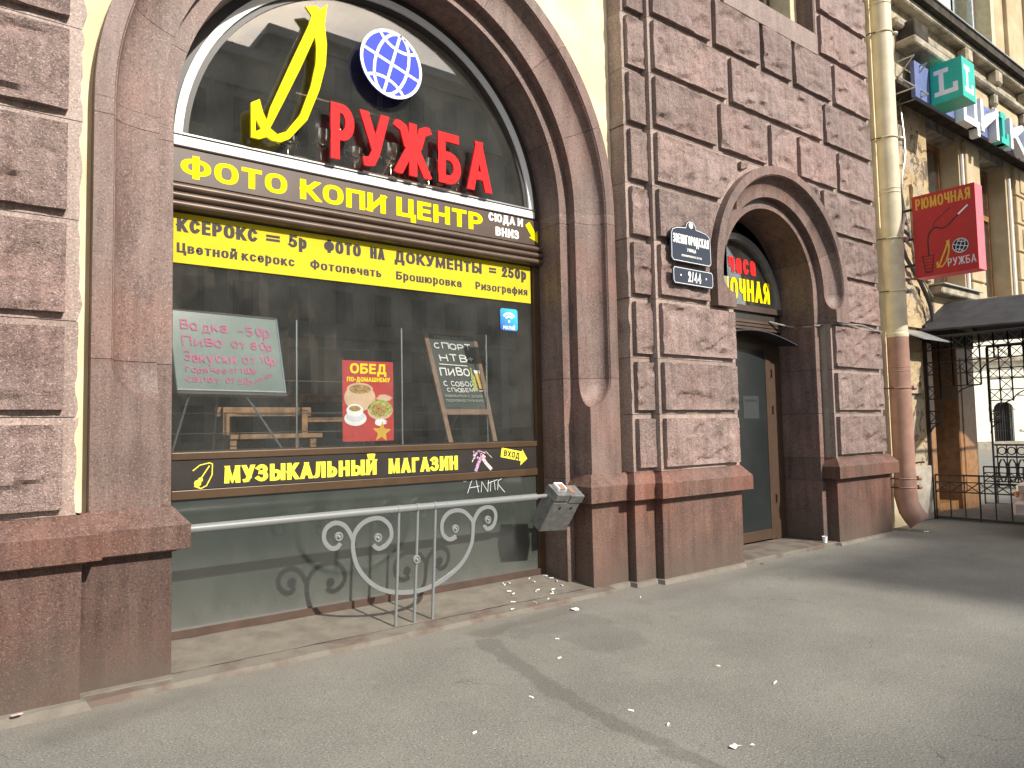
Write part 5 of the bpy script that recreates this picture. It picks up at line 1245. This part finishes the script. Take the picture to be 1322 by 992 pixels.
# ---- porch: curved black roof on wrought-iron lattice
t = thing('porch_canopy', (14.3, -1.2, 0), 'black sheet porch roof on wrought-iron lattice brackets over the neighbouring entrance', 'canopy')
PO = -2.6
mb = MB(); R = []
for k_ in range(13):
    a = k_ / 12; x = 12.98 + 2.72 * a; z = 3.06 + .60 * min(1, 2.2 * a, 2.2 * (1 - a))
    R.append([(x, .2, z + .06), (x, PO, z - .02), (x, PO, z - .05), (x, .2, z + .03)])
mb.rings(R); mb.build('roof_sheet', 'black_sheet', t, smooth=False)
for yv in (0., -.12, -1.2):
    mb = MB(); mb.tube([(12.98 + 2.72 * k_ / 12, yv, 3.06 + .03 * (yv + 1) + .60 * min(1, 2.2 * k_ / 12, 2.2 * (1 - k_ / 12)) + .012) for k_ in range(13)], .006, 5, caps=False); mb.build('roof_seam', 'black_sheet', t)
def ibar(mb, a, b, r=.014): mb.tube([a, b], r, 6)
def lattice(x, y0, nm, cols):
    fr = MB(); xs_m = MB(); s_ = .20
    # stepped field of X squares: column k from the wall outwards has cols[k] squares
    for k_, n_ in enumerate(cols):
        ya, yb = y0 - k_ * s_, y0 - (k_ + 1) * s_; zt = 2.96
        for y_ in (ya, yb): ibar(fr, (x, y_, zt), (x, y_, zt - n_ * s_))
        for j in range(n_ + 1): ibar(fr, (x, ya, zt - j * s_), (x, yb, zt - j * s_), .011)
        for j in range(n_):
            if (j % 2 == 0) or k_ % 2: 
                ibar(xs_m, (x, ya, zt - j * s_), (x, yb, zt - (j + 1) * s_), .007); ibar(xs_m, (x, yb, zt - j * s_), (x, ya, zt - (j + 1) * s_), .007)
    for k_ in range(len(cols)):
        if k_ and cols[k_] == cols[k_ - 1]: continue
        n_ = cols[k_]; yb = y0 - (k_ + (2 if k_ + 1 < len(cols) and cols[k_ + 1] == n_ else 1)) * s_; z_ = 2.96 - n_ * s_
        fr.tube([(x, y0 - k_ * s_ + (0) - (abs(yb - (y0 - k_ * s_))) * (1 - math.cos(q * math.pi / 12)), z_ - .22 + .22 * math.sin(q * math.pi / 12)) for q in range(7)], .011, 6)
    tag(fr.build('bracket_frame', 'black_iron', t, smooth=False), kind='stuff'); tag(xs_m.build('bracket_crosses', 'black_iron', t, smooth=False), kind='stuff')
for x in (13.0, 15.66): lattice(x, .10 if x < 14 else .12, '', (7, 5, 4, 4, 2, 2, 2, 2, 1, 1, 1, 1))
mb = MB()
for x in (13.0, 15.66): ibar(mb, (x, .10, 0), (x, .10, 3.0), .02); ibar(mb, (x, PO + .1, 0), (x, PO + .1, 3.0), .03)
ibar(mb, (13.0, PO + .1, 2.98), (15.66, PO + .1, 2.98), .025); ibar(mb, (13.0, .1, 2.98), (13.0, PO, 2.98), .02); ibar(mb, (15.66, .1, 2.98), (15.66, PO, 2.98), .02); mb.build('porch_frame', 'black_iron', t, smooth=False)
# railings both sides of the porch
def porch_fence(x, lab, y0=.06, n_=7):
    t = thing('porch_fence', (x, y0, 0), lab, 'fence', 'wrought-iron railings beside the porch')
    s_ = .215; yb = y0 - n_ * s_
    for z, r in ((.72, .016), (.61, .010), (.45, .012), (.04, .014)):
        mb = MB(); ibar(mb, (x, y0, z), (x, yb, z), r); mb.build('cross_rail', 'black_iron', t)
    for k_ in range(n_ + 1):
        mb = MB(); ibar(mb, (x, y0 - k_ * s_, .0 if k_ % 3 == 0 else .03), (x, y0 - k_ * s_, .72), .014 if k_ % 3 == 0 else .010); mb.build('baluster', 'black_iron', t)
        if k_ < n_:
            for a, b in ((.61, .45), (.45, .61)):
                mb = MB(); ibar(mb, (x, y0 - k_ * s_, a), (x, y0 - (k_ + 1) * s_, b), .008); mb.build('cross_bar', 'black_iron', t)
porch_fence(13.0, 'near black wrought-iron railing with a row of crosses at the foot of the porch'); porch_fence(15.66, 'farther black wrought-iron railing seen through the near one', .28)
mb = MB(); mb.box(13.05, 15.6, -2.5, .2, 0, .05); tag(mb.build('porch_floor', 'cement'), kind='structure')

# ================================================================ FAR BUILDINGS AND BACKGROUND
FB = thing('far_building', (30, 3, 0), 'pale sunlit building at the end of the pavement with an arched barred window', 'building')
ang = rad(-62)
ang = rad(-45)
fo = Vector((44.0, 10.5, 0)); fe = Vector((math.cos(ang), math.sin(ang), 0))
fn_ = fe.cross(Vector((0, 0, 1)))
if fn_.x > 0: fn_ = -fn_
def fb(s0, s1, z0, z1, d0, d1, nm, mat, par=FB):
    mb = MB(); o = fo + fe * s0 + fn_ * d0; mb.obox(o + Vector((0, 0, z0)), fe * (s1 - s0), fn_ * (d1 - d0), Vector((0, 0, z1 - z0))); return mb.build(nm, mat, par)
FB.location = fo
fb(-4, .87, 0, 9, -.5, 0, 'wall', 'far_white'); fb(1.88, 14, 0, 9, -.5, 0, 'wall', 'far_white'); fb(.87, 1.88, 2.5, 9, -.5, 0, 'wall', 'far_white')
fb(.83, 1.92, 0, 2.6, -.6, -.5, 'gate_recess', 'interior_dark')
mb = MB(); R = []
for q in range(13):
    a = math.pi * q / 12; c, s_ = math.cos(a), math.sin(a)
    R.append([tuple(fo + fe * (1.375 + r * c) + fn_ * d + Vector((0, 0, 2.15 + r * s_ * .8))) for r, d in ((.50, .05), (.68, .05), (.68, -.02), (.50, -.02))])
mb.rings(R); mb.build('window_arch', 'far_white', FB, smooth=False)
gt = fb(.88, 1.87, .15, .19, -.20, -.16, 'window_grille', 'black_iron')
for q in range(9): fb(.89 + q * .12, .92 + q * .12, .15, 2.35 + .2 * math.sin(math.pi * q / 8), -.20, -.17, 'grille_bar', 'black_iron', gt)
for z in (1.75, 2.0, 1.0): fb(.88, 1.87, z, z + .03, -.19, -.16, 'grille_bar', 'black_iron', gt)
fb(-3, 14, 4.7, 4.95, 0, .35, 'cornice', 'sooty'); fb(-3, 14, .0, .45, 0, .06, 'dado', 'dado'); fb(-3, 14, 3.9, 4.0, 0, .08, 'string_course', 'far_white')
for s0 in (2.2, 5.2, 8.2): fb(s0, s0 + 1.2, 2.9, 3.0, 0, .06, 'panel_moulding', 'far_white'); fb(s0, s0 + 1.2, 1.0, 1.1, 0, .06, 'panel_moulding', 'far_white')
mb = MB(); mb.obox(fo + Vector((0, 0, 9)), fe * 14, -fn_ * 12, Vector((0, 0, .3))); mb.build('roof', 'opp_roof', FB)
# low ornate iron rail beyond the porch
t = thing('iron_balustrade', (20, 1.0, 0), 'low dark scrolled iron balustrade beyond the porch railings', 'fence')
for z in (.06, .72, 1.0):
    mb = MB(); mb.tube([(20, 1.55, z), (20, -1.4, z)], .025, 6); mb.build('cross_rail', 'black_iron', t)
for k_ in range(15):
    y = 1.5 - k_ * .2
    mb = MB(); mb.tube([(20, y, 0), (20, y, 1.0)], .016, 5); mb.build('baluster', 'black_iron', t)
    mb = MB(); mb.tube([(20, y - .1 + .085 * math.cos(a * .628), .4 + .27 * math.sin(a * .628)) for a in range(11)], .02, 5, caps=False); mb.build('scroll', 'black_iron', t)
    mb = MB(); mb.tube([(20, y - .1 + .085 * math.cos(a * .785), .86 + .09 * math.sin(a * .785)) for a in range(9)], .016, 5, caps=False); mb.build('scroll', 'black_iron', t)

# ---- the opposite side of the boulevard: seen mirrored in the glass, and shading the far pavement
def opposite(x0, x1, h, lab):
    t = thing('opposite_building', ((x0 + x1) / 2, -42, 0), lab, 'building')
    nb = lambda nm, mt, *b, par=t: nbox(nm, mt, *b, par=par)
    nb('wall', 'opp', x0, x1, -56, -42.2, 0, h - .9); nb('cornice', 'opp_roof', x0 - .3, x1, -56.2, -41.6, h - .9, h - .55); nb('roof', 'opp_roof', x0, x1, -56, -42, h - .55, h)
    z = 1.2
    while z < h - 4:
        x = x0 + 1.5
        while x < x1 - 1.5:
            w_ = nb('window', 'opp_glass', x, x + 1.3, -42.2, -42.12, z, z + 2.3); x += 3.1
        nb('string_course', 'opp_roof', x0, x1, -42.2, -41.95, z + 3.0, z + 3.2); z += 4.1
opposite(-14, 17.7, 27.6, 'long drab six-storey building across the boulevard, mirrored in the shop window')
opposite(17.7, 21.1, 29.75, 'narrow taller block across the boulevard between two longer buildings')
opposite(21.1, 43, 30.5, 'tallest drab building across the boulevard at its far end')

# ================================================================ CAR AT THE RIGHT EDGE
def car(x0, y0, lab):
    """nose at x0, near side y0, extends to +x and -y"""
    t = thing('parked_car', (x0 + 2, y0 - .85, 0), lab, 'car')
    L, Wd = 4.0, 1.68
    prof = [(0.0, .32, .62, .86), (.10, .26, .74, .95), (.45, .22, .84, .99), (1.0, .20, .93, 1.0), (1.3, .20, .96, 1.0), (2.2, .20, .98, 1.0), (3.2, .22, .98, 1.0), (3.75, .26, .95, .98), (3.98, .34, .82, .90)]
    R = []
    for s_, zb, zt, wf_ in prof:
        hw_ = Wd / 2 * wf_; yc = y0 - Wd / 2; x = x0 + s_
        R.append([(x, yc - hw_ * .90, zb), (x, yc - hw_, zb + .12), (x, yc - hw_ * 1.0, (zb + zt) / 2 + .05), (x, yc - hw_ * .95, zt - .06), (x, yc - hw_ * .84, zt), (x, yc, zt + .035),
                  (x, yc + hw_ * .84, zt), (x, yc + hw_ * .95, zt - .06), (x, yc + hw_ * 1.0, (zb + zt) / 2 + .05), (x, yc + hw_, zb + .12), (x, yc + hw_ * .90, zb), (x, yc, zb - .02)])
    mb = MB(); mb.rings(R); mb.smooth = True; b = mb.build('body', 'car_paint', t); m = b.modifiers.new('s', 'SUBSURF'); m.levels = m.render_levels = 2
    R = []
    for s_, zt, wf_ in ((1.02, .96, .86), (1.55, 1.36, .72), (2.0, 1.45, .70), (2.9, 1.44, .70), (3.4, 1.30, .72), (3.8, .97, .84)):
        hw_ = Wd / 2; yc = y0 - Wd / 2; x = x0 + s_
        R.append([(x, yc - hw_ * .9, .94), (x, yc - hw_ * wf_, zt), (x, yc, zt + .03), (x, yc + hw_ * wf_, zt), (x, yc + hw_ * .9, .94)])
    mb = MB(); mb.rings(R); M['car_glass'] = M.get('car_glass') or simple('dark_car_glass', (.012, .02, .018), .08); mb.build('windows', 'car_glass', t, smooth=False)
    mb = MB(); R2 = [[(p[0], p[1], p[2] + .012) for p in r[1:4]] for r in R[1:5]]; mb.rings(R2, False, False); mb.build('roof', 'car_paint', t, smooth=False)
    for x in (.72, 3.2):
        for y in (y0 - .02, y0 - Wd + .20):
            mb = MB(); mb.lathe([(.0, 0), (.24, 0), (.30, -.03), (.305, -.1), (.30, -.17), (.0, -.18)], (x0 + x, y, .305), 22, 'y'); wv = mb.build('wheel', 'rubber', t)
            mb = MB(); mb.lathe([(.0, .006), (.08, .01), (.19, .004), (.2, -.01), (.0, -.01)], (x0 + x, y, .305), 16, 'y'); mb.build('rim', 'galv', wv)
    for sy in (0, 1):
        yy = y0 - .10 if sy == 0 else y0 - Wd + .40
        nbox('headlight', 'chrome', x0 - .02, x0 + .16, yy - .30, yy, .60, .74, par=t, bv=.03); nbox('indicator', 'orange_lamp', x0 + .06, x0 + .2, (yy - .01) if sy == 0 else yy - .36, (yy + .045) if sy == 0 else yy - .30, .54, .63, par=t, bv=.02)
    nbox('bumper', 'car_paint', x0 - .06, x0 + .2, y0 - Wd + .06, y0 - .06, .28, .50, par=t, bv=.04); nbox('grille', 'rubber', x0 - .03, x0 + .1, y0 - Wd + .5, y0 - .5, .54, .66, par=t, bv=.01)
    nbox('wing_mirror', 'black_iron', x0 + 1.2, x0 + 1.34, y0 + .0, y0 + .16, .92, 1.05, par=t, bv=.03)
car(11.55, -1.45, 'silver-rose parked car just entering the picture at the right edge')

# ================================================================ LITTER
t = thing('paper_cup', (9.60, .0, .045), 'small white paper cup standing on the doorway step beside the right pier', 'cup')
GZ = 0
mb = MB(); mb.lathe([(.0, 0), (.026, 0), (.033, .078), (.035, .081), (.031, .078), (.024, .01), (.0, .008)], (9.22, -.09, .045), 14)
t.location = (9.22, -.09, .045); mb.build('cup_body', 'litter', t)
def butt(x, y, z, a, lab='white cigarette end lying on the pavement', flt=False, L=.032):
    t = thing('cigarette_butt', (x, y, z), lab, 'cigarette butt', 'cigarette ends scattered on the pavement')
    d = Vector((math.cos(a), math.sin(a), 0)); p = Vector((x, y, z + .005))
    mb = MB(); mb.tube([p, p + d * L * .6], .0055, 6); mb.build('paper', 'litter', t)
    mb = MB(); mb.tube([p + d * L * .6, p + d * L], .0056, 6); mb.build('filter', 'filter' if flt else 'litter', t)
def sill_z(y): return .055 + max(0, y - .02) / .58 * .07
for i, (x, y) in enumerate([(3.476, -1.297), (2.862, -1.764), (2.318, -1.947), (3.142, -2.269), (3.139, -2.556), (3.80, -.95), (5.3, -.42)]):
    butt(x, y, .0, i * 1.7, 'white cigarette end ' + ('on the bare asphalt between guard rail and dark seam', 'on the left side of the dark tar seam', 'nearest the bottom edge left of the tar seam', 'touching the right side of the dark seam', 'on the lower stretch of the dark seam', 'at the near end of the damp stain', 'by the foot of the granite pier', 'alone in front of the left rod of the guard rail', 'right of the crumpled paper scrap', 'by the right foot of the doorway pier', 'on the shadow edge in front of the doorway', 'on the pavement in front of the left pier', 'on the pale patch right of the damp stain', 'on the dark middle of the damp stain')[i], L=.030)
butt(4.124, -2.566, 0, .3, 'cigarette end with a yellow filter lying alone on the open pavement', True, .06); butt(4.166, -2.143, 0, 2.2, 'reddish cigarette end on the open pavement', True, .03)
rng = random.Random(5)
for i in range(16):
    x, y = rng.uniform(4.25, 4.95), rng.uniform(.08, .55); butt(x, y, sill_z(y) + .003, rng.uniform(0, 6), 'white cigarette end on the cement apron below the ashtray box', False, .04)
for i in range(5):
    x, y = 4.0 + i * .16, .0 + rng.uniform(-.1, .1); butt(x, y, .055 if y > 0 else .04, i * 2.3, ('first', 'second', 'middle', 'fourth', 'rightmost')[i] + ' of five cigarette ends along the worn kerb, counted from the guard rail rods', i % 2 == 0, .04)
M['gum_pink'] = simple('pink_gum', (.62, .42, .44), .8)
def scrap(x, y, z, r, lab, mat='litter'):
    mb = MB(); rg = random.Random(x); P = []; n_ = 9
    c = (x, y, z + r * .25)
    for q in range(n_): a = q * 6.283 / n_; rr = r * rg.uniform(.6, 1.15); P.append((x + rr * math.cos(a), y + rr * .75 * math.sin(a), z + .002 + rg.uniform(0, r * .3)))
    b = len(mb.v); mb.v = [c] + P; mb.f = [(0, 1 + q, 1 + (q + 1) % n_) for q in range(n_)]
    tag(mb.build('paper_scrap', mat, loc=(x, y, z)), lab, 'litter')
scrap(3.184, -2.941, 0, .042, 'crumpled white paper scrap on the pavement in the foreground'); scrap(3.27, -2.99, 0, .016, 'tiny curled paper strip beside the crumpled scrap')
scrap(.42, -.175, .055, .035, 'pink-white smear of gum on the ledge at the foot of the left pier', 'gum_pink')
scrap(4.52, -.36, .0, .05, 'pale flattened crumbs on the dark stain by the right pier'); scrap(7.55, -.25, .0, .03, 'dark twig scrap by the doorway step', 'rubber')
scrap(11.35, -.45, .0, .05, 'white plaster crumbs under the mouth of the downpipe')
